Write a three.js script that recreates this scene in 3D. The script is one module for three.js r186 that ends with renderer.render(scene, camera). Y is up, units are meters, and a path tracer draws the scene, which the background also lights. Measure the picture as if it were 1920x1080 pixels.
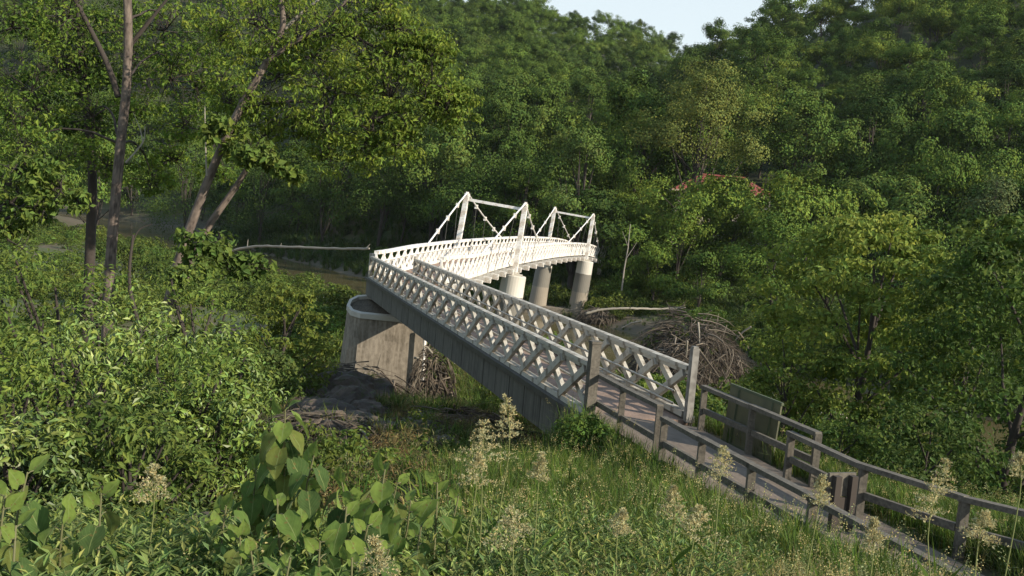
import * as THREE from 'three';
import { mergeGeometries } from 'three/addons/utils/BufferGeometryUtils.js';

// ---------------------------------------------------------------- camera, sky, sun, exposure
const EYE = 14;                                             // metres above the datum; the river lies at 2.4
const FOCAL = 1883, ROLL = THREE.MathUtils.degToRad(5), PITCH = THREE.MathUtils.degToRad(4.57);
const scene = new THREE.Scene();
const camera = new THREE.PerspectiveCamera(32.0, 16 / 9, 0.1, 4000);
camera.rotation.order = 'YXZ';
camera.position.set(0, EYE, 0);
camera.rotation.set(-PITCH, 0, ROLL);
camera.updateMatrixWorld(true);
const renderer = new THREE.WebGLRenderer({ antialias: true });
renderer.toneMapping = THREE.LinearToneMapping;
renderer.toneMappingExposure = 1.5;
renderer.shadowMap.enabled = true;

const SUN = new THREE.Vector3(0.85, 0.45, 0.24).normalize();
{
  const W = 512, H = 256, data = new Float32Array(W * H * 4), v = new THREE.Vector3();
  for (let j = 0; j < H; j++) for (let i = 0; i < W; i++) {
    const phi = (i + 0.5) / W * Math.PI * 2 - Math.PI, th = (j + 0.5) / H * Math.PI - Math.PI / 2;
    v.set(Math.cos(th) * Math.cos(phi), Math.sin(th), Math.cos(th) * Math.sin(phi));
    const e = Math.max(0, v.y), t = Math.pow(e, 1.1), g = Math.pow(Math.max(0, v.dot(SUN)), 6);
    const k = 4 * (j * W + i), dim = v.y < 0 ? 0.25 : 1;
    data[k] = (1.02 * (1 - t) + 0.20 * t + 0.30 * g) * dim;
    data[k + 1] = (1.14 * (1 - t) + 0.40 * t + 0.26 * g) * dim;
    data[k + 2] = (1.16 * (1 - t) + 0.72 * t + 0.18 * g) * dim;
    data[k + 3] = 1;
  }
  const sky = new THREE.DataTexture(data, W, H, THREE.RGBAFormat, THREE.FloatType);
  sky.mapping = THREE.EquirectangularReflectionMapping; sky.magFilter = THREE.LinearFilter; sky.needsUpdate = true;
  scene.background = sky; scene.environment = sky;
  scene.backgroundIntensity = 0.60; scene.environmentIntensity = 0.60;
}
const sun = new THREE.DirectionalLight(new THREE.Color(1.0, 0.89, 0.73), 4.9);
sun.position.copy(SUN).multiplyScalar(300); sun.target.position.set(0, 5, -60);
sun.castShadow = true;
Object.assign(sun.shadow.camera, { left: -220, right: 220, top: 160, bottom: -160, near: 1, far: 900 });
sun.shadow.mapSize.set(4096, 4096);
scene.add(sun, sun.target);

// ---------------------------------------------------------------- helpers
const rng = (a) => () => { a = (a + 0x6d2b79f5) | 0; let t = Math.imul(a ^ (a >>> 15), 1 | a); t = (t + Math.imul(t ^ (t >>> 7), 61 | t)) ^ t; return ((t ^ (t >>> 14)) >>> 0) / 4294967296; };
const V = (x, y, z) => new THREE.Vector3(x, y, z);
const lerp = (a, b, t) => a + (b - a) * t, clamp = (x, a = 0, b = 1) => Math.min(b, Math.max(a, x));
const smooth = (a, b, x) => { const t = clamp((x - a) / (b - a)); return t * t * (3 - 2 * t); };
const rayOf = (x, y) => V((x - 960) / FOCAL, -(y - 540) / FOCAL, -1).applyQuaternion(camera.quaternion);
const at = (x, y, d) => { const r = rayOf(x, y); return r.multiplyScalar(d / -r.z).add(camera.position); };   // survey: a bearing and a distance give a place
const hzY = (x) => 389 + (x - 960) * Math.tan(ROLL);            // eye level seen along a bearing
const hash = (i, j, s) => { let h = Math.imul(i, 374761393) + Math.imul(j, 668265263) + Math.imul(s, 982451653); h = Math.imul(h ^ (h >>> 13), 1274126177); return ((h ^ (h >>> 16)) >>> 0) / 4294967296; };
function noise2(x, y, s = 1) {
  const i = Math.floor(x), j = Math.floor(y), u = x - i, v = y - j, a = u * u * (3 - 2 * u), b = v * v * (3 - 2 * v);
  return lerp(lerp(hash(i, j, s), hash(i + 1, j, s), a), lerp(hash(i, j + 1, s), hash(i + 1, j + 1, s), a), b);
}
const fbm = (x, y, s = 1, o = 4) => { let r = 0, a = 0.5, n = 0; for (let k = 0; k < o; k++) { r += a * noise2(x, y, s + k); n += a; a *= 0.5; x *= 2.03; y *= 2.03; } return r / n; };
function tileFbm(u, v, c, s, o = 4) {                        // tiles over 0..1
  let r = 0, a = 0.5, n = 0;
  for (let k = 0; k < o; k++) {
    const x = u * c, y = v * c, i = Math.floor(x), j = Math.floor(y), f = x - i, g = y - j, p = f * f * (3 - 2 * f), q = g * g * (3 - 2 * g), m = (z) => ((z % c) + c) % c;
    r += a * lerp(lerp(hash(m(i), m(j), s + k), hash(m(i + 1), m(j), s + k), p), lerp(hash(m(i), m(j + 1), s + k), hash(m(i + 1), m(j + 1), s + k), p), q);
    n += a; a *= 0.5; c *= 2;
  }
  return r / n;
}
function tex(size, fn, srgb = true, rep = 1) {
  const d = new Uint8Array(size * size * 4);
  for (let j = 0; j < size; j++) for (let i = 0; i < size; i++) {
    const c = fn(i / size, j / size), k = 4 * (j * size + i);
    for (let m = 0; m < 3; m++) { const x = clamp(Array.isArray(c) ? c[m] : c); d[k + m] = Math.round(255 * (srgb ? (x <= 0.0031308 ? x * 12.92 : 1.055 * Math.pow(x, 1 / 2.4) - 0.055) : x)); }
    d[k + 3] = 255;
  }
  const t = new THREE.DataTexture(d, size, size); t.wrapS = t.wrapT = THREE.RepeatWrapping; t.magFilter = THREE.LinearFilter; t.minFilter = THREE.LinearMipmapLinearFilter;
  t.generateMipmaps = true; t.repeat.set(rep, rep); if (srgb) t.colorSpace = THREE.SRGBColorSpace; t.needsUpdate = true; return t;
}
const mix3 = (a, b, t) => a.map((x, i) => lerp(x, b[i], t));
const usedNames = new Map();
const numbered = (n) => { const k = usedNames.get(n) || 0; usedNames.set(n, k + 1); return k ? n + '_' + String(k).padStart(3, '0') : n; };
function tag(o, label, category, group, kind) {
  if (label) o.userData.label = label;
  if (category) o.userData.category = category;
  if (group) o.userData.group = group;
  if (kind) o.userData.kind = kind;
  return o;
}
function thing(name, label, category, pos = V(0, 0, 0), turn = 0, group) {
  const o = new THREE.Group(); o.name = numbered(name); o.position.copy(pos); o.rotation.y = turn; scene.add(o);
  return tag(o, label, category, group);
}
function mesh(name, geo, mat, parent = scene) {
  const m = new THREE.Mesh(geo, mat); m.name = parent === scene ? numbered(name) : name; m.castShadow = m.receiveShadow = true; parent.add(m); return m;
}
function boxGeo(w, h, l, b = 0) {                           // uv in metres
  const g = new THREE.BoxGeometry(w, h, l), uv = g.attributes.uv, s = [[l, h], [l, h], [w, l], [w, l], [w, h], [w, h]];
  for (let f = 0; f < 6; f++) for (let k = 0; k < 4; k++) uv.setXY(f * 4 + k, uv.getX(f * 4 + k) * s[f][0] + b, uv.getY(f * 4 + k) * s[f][1] + b * 0.7);
  return g;
}
const box = (w, h, l, x, y, z, b = 0) => boxGeo(w, h, l, b).translate(x, y, z);
function beam(a, b, w, h, up = V(0, 1, 0), off = 0) {         // a bar of w (sideways) by h (along up) from a to b
  const d = b.clone().sub(a), L = d.length(), z = d.clone().normalize(), x = up.clone().cross(z).normalize(), y = z.clone().cross(x);
  const g = boxGeo(w, h, L, off);
  return g.applyMatrix4(new THREE.Matrix4().makeBasis(x, y, z).setPosition(a.clone().add(b).multiplyScalar(0.5)));
}
function tube(pts, radii, seg = 7) {                          // tapered tube through points
  const pos = [], uv = [], idx = [], n = pts.length; let ref = V(1, 0, 0.31), len = 0;
  for (let i = 0; i < n; i++) {
    const t = pts[Math.min(n - 1, i + 1)].clone().sub(pts[Math.max(0, i - 1)]).normalize();
    const x = ref.clone().sub(t.clone().multiplyScalar(ref.dot(t))); if (x.lengthSq() < 0.01) x.set(0, 1, 0).cross(t); x.normalize(); ref = x.clone();
    const y = t.clone().cross(x), r = typeof radii === 'function' ? radii(i / (n - 1)) : Array.isArray(radii) ? radii[i] : radii;
    if (i) len += pts[i].distanceTo(pts[i - 1]);
    for (let k = 0; k <= seg; k++) {
      const a = k / seg * Math.PI * 2, c = Math.cos(a) * r, s = Math.sin(a) * r;
      pos.push(pts[i].x + x.x * c + y.x * s, pts[i].y + x.y * c + y.y * s, pts[i].z + x.z * c + y.z * s); uv.push(k / seg * Math.max(0.2, r * 6), len);
    }
  }
  const st = seg + 1;
  for (let i = 0; i < n - 1; i++) for (let k = 0; k < seg; k++) { const a = i * st + k; idx.push(a, a + 1, a + st, a + 1, a + st + 1, a + st); }
  for (const [i, flip] of [[0, 1], [n - 1, 0]]) {
    const c = pos.length / 3; pos.push(pts[i].x, pts[i].y, pts[i].z); uv.push(0, 0);
    for (let k = 0; k < seg; k++) flip ? idx.push(c, i * st + k + 1, i * st + k) : idx.push(c, i * st + k, i * st + k + 1);
  }
  const g = new THREE.BufferGeometry();
  g.setAttribute('position', new THREE.Float32BufferAttribute(pos, 3)); g.setAttribute('uv', new THREE.Float32BufferAttribute(uv, 2)); g.setIndex(idx); g.computeVertexNormals(); return g;
}
function bendy(a, b, n, amp, r) {                             // a line from a to b that wanders
  const out = []; let ox = 0, oy = 0, oz = 0;
  for (let i = 0; i <= n; i++) { const t = i / n; out.push(a.clone().lerp(b, t).add(V(ox, oy, oz).multiplyScalar(Math.sin(t * Math.PI) + (i < n ? 0 : 0)))); ox += (r() - 0.5) * amp; oy += (r() - 0.5) * amp * 0.6; oz += (r() - 0.5) * amp; }
  return out;
}
const merged = (list) => mergeGeometries(list.map((g) => (g.index ? g.toNonIndexed() : g)));

// leaves: flat blades of two or four triangles, each with a colour of its own
class Leaves {
  constructor() { this.p = []; this.c = []; }
  add(o, dir, nrm, len, wid, col, fold = 0.18) {
    const s = dir.clone().cross(nrm).normalize().multiplyScalar(wid / 2), f = nrm.clone().multiplyScalar(wid * fold);
    const tip = o.clone().addScaledVector(dir, len).addScaledVector(nrm, -len * 0.12), m = o.clone().addScaledVector(dir, len * 0.45);
    const l = m.clone().add(s).add(f), r = m.sub(s).add(f);
    for (const q of [o, r, tip, o, tip, l]) { this.p.push(q.x, q.y, q.z); this.c.push(col[0], col[1], col[2]); }
  }
  geo() { const g = new THREE.BufferGeometry(); g.setAttribute('position', new THREE.Float32BufferAttribute(this.p, 3)); g.setAttribute('color', new THREE.Float32BufferAttribute(this.c, 3)); g.computeVertexNormals(); return g; }
}
const randDir = (r) => { const z = r() * 2 - 1, a = r() * Math.PI * 2, q = Math.sqrt(1 - z * z); return V(q * Math.cos(a), z, q * Math.sin(a)); };
const tint = (c, r, v = 0.35) => { const k = 1.3 * (1 + (r() - 0.5) * 2 * v), w = (r() - 0.5) * 0.3; return [c[0] * k * (1 + w), c[1] * k * 1.08, c[2] * k * 0.82 * (1 - w)]; };

// ---------------------------------------------------------------- materials
const std = (o) => new THREE.MeshStandardMaterial(o);
const leafMat = new THREE.MeshPhysicalMaterial({ color: 0xffffff, vertexColors: true, roughness: 0.97, transmission: 0.38, thickness: 0, specularIntensity: 0.25, side: THREE.DoubleSide });
const forestLeafMat = new THREE.MeshPhysicalMaterial({ color: 0xffffff, vertexColors: true, roughness: 1, specularIntensity: 0.15, side: THREE.DoubleSide });
const glossLeafMat = std({ color: 0xffffff, vertexColors: true, roughness: 0.5, side: THREE.DoubleSide });
const grassMat = new THREE.MeshPhysicalMaterial({ color: 0xffffff, vertexColors: true, roughness: 0.96, transmission: 0.35, thickness: 0, specularIntensity: 0.3, side: THREE.DoubleSide });
const grain = (c, s, v) => (u, w) => { const n = tileFbm(u, w, c, s, 5); return 1 - v + v * 2 * n; };
const bumpTex = tex(256, (u, v) => tileFbm(u, v, 8, 71, 5), false);
const whitePaint = std({ map: tex(256, (u, v) => { const n = tileFbm(u, v, 4, 5, 5), m = tileFbm(u, v, 24, 9, 3); return mix3([0.78, 0.77, 0.74], [0.50, 0.43, 0.35], clamp(smooth(0.54, 0.76, n) * 0.8 + smooth(0.58, 0.76, m) * 0.6 + smooth(0.6, 0.75, tileFbm(u, v * 0.2, 20, 13, 3)) * 0.5)); }), roughness: 0.55 });
const wornPaint = std({ map: tex(256, (u, v) => { const n = tileFbm(u, v, 4, 15, 5), m = tileFbm(u, v, 20, 19, 3); return mix3([0.43, 0.405, 0.35], [0.19, 0.165, 0.13], clamp(smooth(0.5, 0.75, n) + smooth(0.6, 0.8, m) * 0.5)); }), roughness: 0.7, bumpMap: bumpTex, bumpScale: 0.004 });
const greyWood = std({ map: tex(256, (u, v) => { const n = tileFbm(u * 0.999, v, 3, 25, 4), m = tileFbm(u, v, 32, 29, 3); return mix3([0.142, 0.126, 0.10], [0.058, 0.051, 0.041], clamp(n * 0.9 + (m - 0.5) * 1.2)); }), roughness: 0.85, bumpMap: bumpTex, bumpScale: 0.006 });
const postPaint = std({ map: tex(128, (u, v) => mix3([0.22, 0.21, 0.19], [0.12, 0.112, 0.10], smooth(0.35, 0.75, tileFbm(u, v, 5, 35, 5)))), roughness: 0.75 });
const darkSteel = std({ map: tex(128, (u, v) => mix3([0.07, 0.07, 0.06], [0.035, 0.03, 0.026], tileFbm(u, v, 6, 33, 4))), roughness: 0.6 });
const concrete = std({ map: tex(256, (u, v) => { const n = tileFbm(u, v, 3, 41, 5), m = tileFbm(u, v, 20, 45, 4); const st = tileFbm(u, v * 0.12, 24, 47, 3); return mix3([0.29, 0.25, 0.195], [0.115, 0.095, 0.07], clamp(n * 0.8 + (m - 0.5) * 0.8 + (st - 0.5) * 0.9)); }), roughness: 0.9, bumpMap: bumpTex, bumpScale: 0.008 });
const paleConcrete = std({ map: tex(256, (u, v) => mix3([0.56, 0.53, 0.46], [0.36, 0.33, 0.27], tileFbm(u, v, 6, 51, 5))), roughness: 0.88, bumpMap: bumpTex, bumpScale: 0.006 });
const fasciaMat = [0, 1, 2].map((k) => std({ map: tex(256, (u, v) => { const n = tileFbm(u, v, 4, 55 + k * 7, 5), streak = tileFbm(u, 0.3, 24, 57 + k * 5, 2); return mix3([0.135, 0.13, 0.108], [0.045, 0.043, 0.035], clamp(n * 0.7 + (streak - 0.35) * 0.9)); }), roughness: 0.85, bumpMap: bumpTex, bumpScale: 0.006 }));
const pinkDeck = std({ map: tex(256, (u, v) => { const n = tileFbm(u, v, 4, 61, 5), m = tileFbm(u, v, 28, 65, 3); return mix3([0.31, 0.215, 0.165], [0.17, 0.12, 0.09], clamp(n * 0.9 + (m - 0.5))); }), roughness: 0.92, bumpMap: bumpTex, bumpScale: 0.006 });
const barkTex = tex(256, (u, v) => { const n = tileFbm(u, v, 6, 81, 4), s = tileFbm(u, v * 0.25, 32, 85, 2); return mix3([0.165, 0.13, 0.105], [0.05, 0.038, 0.032], clamp(n * 0.9 + (s - 0.45) * 1.4)); });
const bark = std({ map: barkTex, roughness: 0.92, bumpMap: bumpTex, bumpScale: 0.02 });
const darkBark = std({ color: new THREE.Color(0.045, 0.036, 0.03), roughness: 0.95 });
const paleBark = std({ color: new THREE.Color(0.27, 0.245, 0.20), roughness: 0.9, bumpMap: bumpTex, bumpScale: 0.01 });
const driftMat = [[0.10, 0.078, 0.058], [0.052, 0.042, 0.033], [0.165, 0.135, 0.10]].map((c) => std({ color: new THREE.Color(...c), roughness: 0.95 }));
const rockMat = std({ map: tex(256, (u, v) => { const n = tileFbm(u, v, 4, 91, 5), m = tileFbm(u, v, 16, 95, 4); return mix3(mix3([0.105, 0.08, 0.06], [0.03, 0.026, 0.023], clamp(n * 1.6 - 0.3)), [0.05, 0.055, 0.02], smooth(0.56, 0.7, m) * 0.8); }), roughness: 0.95, bumpMap: bumpTex, bumpScale: 0.08 });
const roofRed = std({ map: tex(128, (u, v) => mix3([0.30, 0.075, 0.06], [0.20, 0.05, 0.042], tileFbm(u, v, 8, 101, 3))), roughness: 0.7 });

// ---------------------------------------------------------------- the lie of the land (x to the right, d metres ahead of the camera)
const RIVER = [[-520, 330], [-330, 318], [-210, 292], [-128, 262], [-82, 222], [-53, 166], [-28, 131], [-4, 105], [10, 84], [20, 66], [34, 50], [60, 36], [120, 18], [240, 0]];
function riverSide(x, d) {                                     // signed distance from the river's middle, positive on the far side
  let best = 1e9, side = 1;
  for (let i = 0; i < RIVER.length - 1; i++) {
    const [ax, ad] = RIVER[i], [bx, bd] = RIVER[i + 1], ux = bx - ax, ud = bd - ad, t = clamp(((x - ax) * ux + (d - ad) * ud) / (ux * ux + ud * ud));
    const ex = x - ax - ux * t, ed = d - ad - ud * t, q = Math.hypot(ex, ed);
    if (q < best) { best = q; side = ux * (d - ad) - ud * (x - ax) > 0 ? 1 : -1; }
  }
  return best * side;
}
const table = (t, x) => { if (x <= t[0][0]) return t[0][1]; for (let i = 1; i < t.length; i++) if (x < t[i][0]) return lerp(t[i - 1][1], t[i][1], smooth(t[i - 1][0], t[i][0], x)); return t[t.length - 1][1]; };
// crest tangents (height over distance) by bearing x/d
const RIGHT_CREST = [[0.04, -0.02], [0.12, 0.09], [0.165, 0.145], [0.195, 0.182], [0.235, 0.204], [0.29, 0.222], [0.36, 0.265], [0.5, 0.33], [0.8, 0.36]];
const LEFT_CREST = [[-0.8, 0.33], [-0.5, 0.28], [-0.2, 0.232], [-0.03, 0.198], [0.03, 0.187], [0.085, 0.178], [0.13, 0.171], [0.17, 0.164], [0.20, 0.158], [0.29, 0.165], [0.6, 0.12]];
const RD = 310, LD = 500;
function farHill(x, d) {
  const a = x / d, w = (fbm(x / 45, d / 45, 3, 3) - 0.5) * 14;
  const rise = (D, h) => { const r = clamp((d - 128) / (D - 128)); const up = h * (0.75 * r + 0.25 * r * r) ; return d < D ? up : h * Math.max(0.2, 1 - ((d - D) / 420) ** 2); };
  const R = rise(RD, EYE - 15 + table(RIGHT_CREST, a) * RD), L = rise(LD, EYE - 14 + table(LEFT_CREST, a) * LD);
  return Math.max(0, Math.max(R, L) + w * smooth(140, 260, d) * 0.5);
}
const RAMP = { ax: 1.81 + 1.09, ad: 20.7 + 0.325, ux: -0.287, ud: 0.958 };   // middle of the ramp's near end and its direction
const FENCE_R = [[3.85, 21.0], [4.35, 18.6], [4.75, 16.2], [5.9, 13.8], [7.6, 11.3], [9.6, 8.6]];
function pathDist(x, d) {                                     // distance from the approach path's middle, or big
  const s = (x - RAMP.ax) * -RAMP.ux + (d - RAMP.ad) * -RAMP.ud, q = (x - RAMP.ax) * RAMP.ud - (d - RAMP.ad) * RAMP.ux;
  return { s, q };
}
function ground(x, d) {
  const s = riverSide(x, d), n = fbm(x / 5, d / 5, 11, 4) - 0.5;
  let y;
  if (s > 0) y = 1.6 + 1.9 * smooth(8, 16, s) + 2.2 * smooth(16, 50, s) + farHill(x, Math.max(d, 60)) * smooth(12, lerp(45, 90, smooth(180, 240, d)), s);
  else {
    const dd = d < 3 ? 3 + (d - 3) * 0.15 : d;
    y = EYE - (1.75 + 0.172 * dd) + Math.max(0, -x - 8) * 0.012 * Math.max(0, 30 - d) / 10;
    if (x > 4.5 && d < 40) y -= smooth(4.5, 14, x) * 1.2 * smooth(10, 24, d);
    if (x < 1 && d < 24) y -= smooth(1, -5, x) * 0.7 * smooth(6, 12, d);
    y = Math.max(y, 4.0 + 0.6 * (fbm(x / 12, d / 12, 5, 3) - 0.5)) + (d > 130 ? farHill(x, d) * smooth(16, 50, -s) * smooth(130, 220, d) : 0);
    y = lerp(y, Math.min(y, 3.6), smooth(22, 14, -s)); y = lerp(y, 1.6, smooth(15, 8, -s));
  }
  y += n * 0.7 * smooth(5, 12, d);
  const p = pathDist(x, d);
  if (p.s > -0.6) { const k = smooth(2.7, 1.4, Math.abs(p.q)) * smooth(-0.6, 0.2, p.s); y = lerp(y, 9.72, k); }
  return y;
}
const gAt = (x, z) => ground(x, -z);
{
  const NX = 300, ND = 340, pos = [], col = [], uv = [], idx = [];
  const fx = (t) => { const s = t * 2 - 1; return Math.sinh(s * 4.6) / Math.sinh(4.6) * 900; }, fd = (t) => -40 + 1300 * (0.075 * t + 0.925 * Math.pow(t, 2.6)) ;
  for (let j = 0; j <= ND; j++) for (let i = 0; i <= NX; i++) {
    const x = fx(i / NX), d = fd(j / ND), s = riverSide(x, d);
    pos.push(x, ground(x, d), -d); uv.push(x / 6, d / 6);
    const n = fbm(x / 3.3, d / 3.3, 21, 4), m = fbm(x / 17, d / 17, 31, 3);
    let c = mix3([0.050, 0.074, 0.018], [0.085, 0.068, 0.036], smooth(0.44, 0.64, n));
    if (Math.abs(s) < 26) c = mix3(c, [0.11, 0.088, 0.062], smooth(24, 13, Math.abs(s)) * 0.7);
    if (s > 30) c = mix3(c, [0.028, 0.034, 0.014], 0.7);
    col.push(...c.map((v) => v * (0.75 + m * 0.5)));
  }
  for (let j = 0; j < ND; j++) for (let i = 0; i < NX; i++) { const a = j * (NX + 1) + i, b = a + NX + 1; idx.push(a, a + 1, b, a + 1, b + 1, b); }
  const g = new THREE.BufferGeometry();
  g.setAttribute('position', new THREE.Float32BufferAttribute(pos, 3)); g.setAttribute('color', new THREE.Float32BufferAttribute(col, 3)); g.setAttribute('uv', new THREE.Float32BufferAttribute(uv, 2)); g.setIndex(idx); g.computeVertexNormals();
  const m = std({ vertexColors: true, map: tex(512, (u, v) => { const k = 0.55 + 0.9 * tileFbm(u, v, 16, 111, 5); return [k, k, k].map((z) => clamp(z)); }), roughness: 1, bumpMap: bumpTex, bumpScale: 0.12 });
  tag(mesh('ground', g, m), 'grassy river banks and wooded hill slopes around the bridge', 'ground', null, 'structure');
}
{
  const g = new THREE.PlaneGeometry(640, 560, 1, 1).rotateX(-Math.PI / 2).translate(-40, 2.4, -245);
  const uv = g.attributes.uv; for (let i = 0; i < 4; i++) uv.setXY(i, uv.getX(i) * 90, uv.getY(i) * 53);
  const m = std({ color: new THREE.Color(0.115, 0.095, 0.048), roughness: 0.12, bumpMap: tex(256, (u, v) => tileFbm(u, v, 6, 121, 4), false), bumpScale: 0.03 });
  tag(mesh('river', g, m), 'muddy brown river passing beneath the white bridge', 'river', null, 'structure');
}

scene.fog = new THREE.FogExp2(new THREE.Color(0.75, 0.85, 0.9), 0.00005);

// ---------------------------------------------------------------- approach ramp with lattice railings
const rampTurn = Math.atan2(0.287, 0.958), RAMP_Y = EYE - 4.2, RAMP_L = 31.6, HALF = 1.14;
const ramp = thing('approach_span', 'weathered approach span with grey lattice railings running from the near bank to the leaning pier', 'bridge span', V(RAMP.ax, RAMP_Y, -RAMP.ad), rampTurn);
{
  const r = rng(7);
  mesh('deck', box(2 * HALF + 0.1, 0.16, RAMP_L, 0, -0.10, -RAMP_L / 2), pinkDeck, ramp);
  mesh('girder', merged([box(0.22, 0.72, RAMP_L - 0.9, -0.8, -0.56, -RAMP_L / 2), box(0.22, 0.72, RAMP_L - 0.9, 0.8, -0.56, -RAMP_L / 2)]), darkSteel, ramp);
  const N = 24, step = RAMP_L / N;
  for (const sd of [-1, 1]) {
    mesh('coping', box(0.30, 0.12, RAMP_L, sd * (HALF + 0.09), -0.02, -RAMP_L / 2, sd), darkSteel, ramp);
    for (let i = 0; i < N; i++) {
      const g = boxGeo(0.12, 0.78, step - 0.06, i * 0.37).translate(sd * (HALF + 0.10 + (r() - 0.5) * 0.012), -0.475, -(i + 0.5) * step);
      mesh('fascia_panel', g, fasciaMat[Math.floor(r() * 3)], ramp);
    }
    // railing: two chords and crossed flats between them
    const x = sd * HALF, M = 21, p = (RAMP_L - 0.5) / M, H = 1.10;
    mesh('top_rail', merged([box(0.19, 0.09, RAMP_L - 0.1, x, H, -RAMP_L / 2 - 0.02), box(0.10, 0.10, RAMP_L - 0.1, x, H - 0.085, -RAMP_L / 2 - 0.02)]), wornPaint, ramp);
    mesh('bottom_rail', box(0.2, 0.12, RAMP_L - 0.1, x, 0.095, -RAMP_L / 2 - 0.02), wornPaint, ramp);
    for (let i = 0; i < M; i++) {
      const z0 = -0.2 - i * p, z1 = z0 - p, o = i * 1.3;
      for (const [za, zb, dx] of [[z0, z1, 0.062], [z1, z0, -0.062]])
        mesh('lattice_bar', beam(V(x + dx, 0.13, za), V(x + dx, H - 0.12, zb), 0.10, 0.165, V(0, 1, 0), o), wornPaint, ramp);
    }
    for (const [y, dx] of [[0.28, -0.22], [0.55, -0.22]]) mesh('pipe_rail', tube([V(x + sd * dx, y, -0.3), V(x + sd * dx, y, -RAMP_L + 0.3)], 0.028, 6), wornPaint, ramp);
    mesh('end_post', merged([box(sd < 0 ? 0.2 : 0.15, 1.60, sd < 0 ? 0.2 : 0.15, x, 0.75, 0.05), box(sd < 0 ? 0.23 : 0.12, 0.05, sd < 0 ? 0.23 : 0.12, x, sd < 0 ? 1.58 : 1.57, 0.05)]), sd < 0 ? greyWood : postPaint, ramp);
    mesh('end_post', box(0.2, 1.32, 0.2, x, 0.61, -RAMP_L + 0.1), wornPaint, ramp);
  }
}
{
  const t = thing('abutment', 'concrete abutment carrying the near end of the approach span above the grass', 'abutment', V(RAMP.ax, RAMP_Y - 1.0, -RAMP.ad), rampTurn);
  mesh('wall', box(2.7, 4.2, 1.1, 0, -1.96, -0.35), concrete, t);
  mesh('wing_wall', box(0.4, 3.6, 3.0, -1.34, -1.5, 1.70), concrete, t);
}
// path beyond the ramp
{
  const g = new THREE.BufferGeometry(), pos = [], uv = [], idx = [], n = 24;
  for (let i = 0; i <= n; i++) {
    const s = i / n * 16, wr = 1.22;
    for (const q of [-1.2, wr]) {
      const x = RAMP.ax - RAMP.ux * s + RAMP.ud * q, d = RAMP.ad - RAMP.ud * s + RAMP.ux * q * 1;
      pos.push(x, RAMP_Y - 0.01 + (fbm(s, q, 4, 2) - 0.5) * 0.03, -d); uv.push(q, s);
    }
    if (i < n) { const a = i * 2; idx.push(a, a + 1, a + 2, a + 1, a + 3, a + 2); }
  }
  g.setAttribute('position', new THREE.Float32BufferAttribute(pos, 3)); g.setAttribute('uv', new THREE.Float32BufferAttribute(uv, 2)); g.setIndex(idx); g.computeVertexNormals();
  const m = std({ map: tex(256, (u, v) => mix3([0.20, 0.155, 0.12], [0.11, 0.088, 0.066], clamp(tileFbm(u, v, 4, 131, 5) * 1.3 - 0.1))), roughness: 0.95, bumpMap: bumpTex, bumpScale: 0.02, side: THREE.DoubleSide });
  tag(mesh('path', g, m), 'worn paved path leading off the ramp between the fences', 'path', null, 'structure');
}

// ---------------------------------------------------------------- wooden fences along the path
function fence(name, label, pts, h, railH, group) {
  const t = thing(name, label, 'fence', V(pts[0].x, 0, pts[0].z), 0, group), o = V(pts[0].x, 0, pts[0].z), r = rng(label.length);
  const L = pts.map((p) => p.clone().sub(o));
  L.forEach((p, i) => {
    const g = box(0.115, h + 0.75, 0.115, p.x, p.y + (h - 0.75) / 2 - 0.02, p.z, i); mesh('post', g, greyWood, t);
    if (i < L.length - 1) for (const [k, y] of railH.entries()) {
      const q = L[i + 1], a = V(p.x, p.y + y + (r() - 0.5) * 0.02, p.z), b = V(q.x, q.y + y + (r() - 0.5) * 0.02, q.z), e = b.clone().sub(a).normalize().multiplyScalar(0.08);
      mesh('rail', beam(a.clone().sub(e.clone().multiplyScalar(k ? -1 : 1)), b.clone().add(e.multiplyScalar(k ? -1 : 0.2)), k ? 0.07 : 0.13, k ? 0.11 : 0.075, V(0, 1, 0), i * 2 + k), greyWood, t);
    }
  });
  return t;
}
const along = (s, q, y = RAMP_Y) => V(RAMP.ax - RAMP.ux * s + RAMP.ud * q, y, -(RAMP.ad - RAMP.ud * s + RAMP.ux * q));
fence('path_fence', 'tall grey timber fence joined to the dark ramp post beside the path', [0.35, 2.0, 3.7].map((s) => along(s, -1.18)), 0.92, [0.88, 0.30]);
fence('path_fence', 'low grey timber fence running down to the bottom right beside the path', [3.95, 5.4, 7.0, 8.6, 10.2, 11.8].map((s) => along(s, -1.18)), 0.70, [0.70, 0.28]);
fence('path_fence', 'grey timber fence behind the green board on the river side of the path', [along(0.35, 1.16), along(2.2, 1.2), along(4.3, 1.22)], 0.92, [0.88, 0.42]);
fence('path_fence', 'long grey timber fence bending away to the right edge beyond the low dark sign', [[1478, 868, 16.9], [1612, 940, 14.9], [1800, 1010, 13.5], [1935, 1040, 12.9], [2150, 1090, 11.8]].map(([x, y, d]) => { const p = at(x, y, d); p.y = EYE - 4.17; return p; }), 0.76, [0.75, 0.33]);
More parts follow.
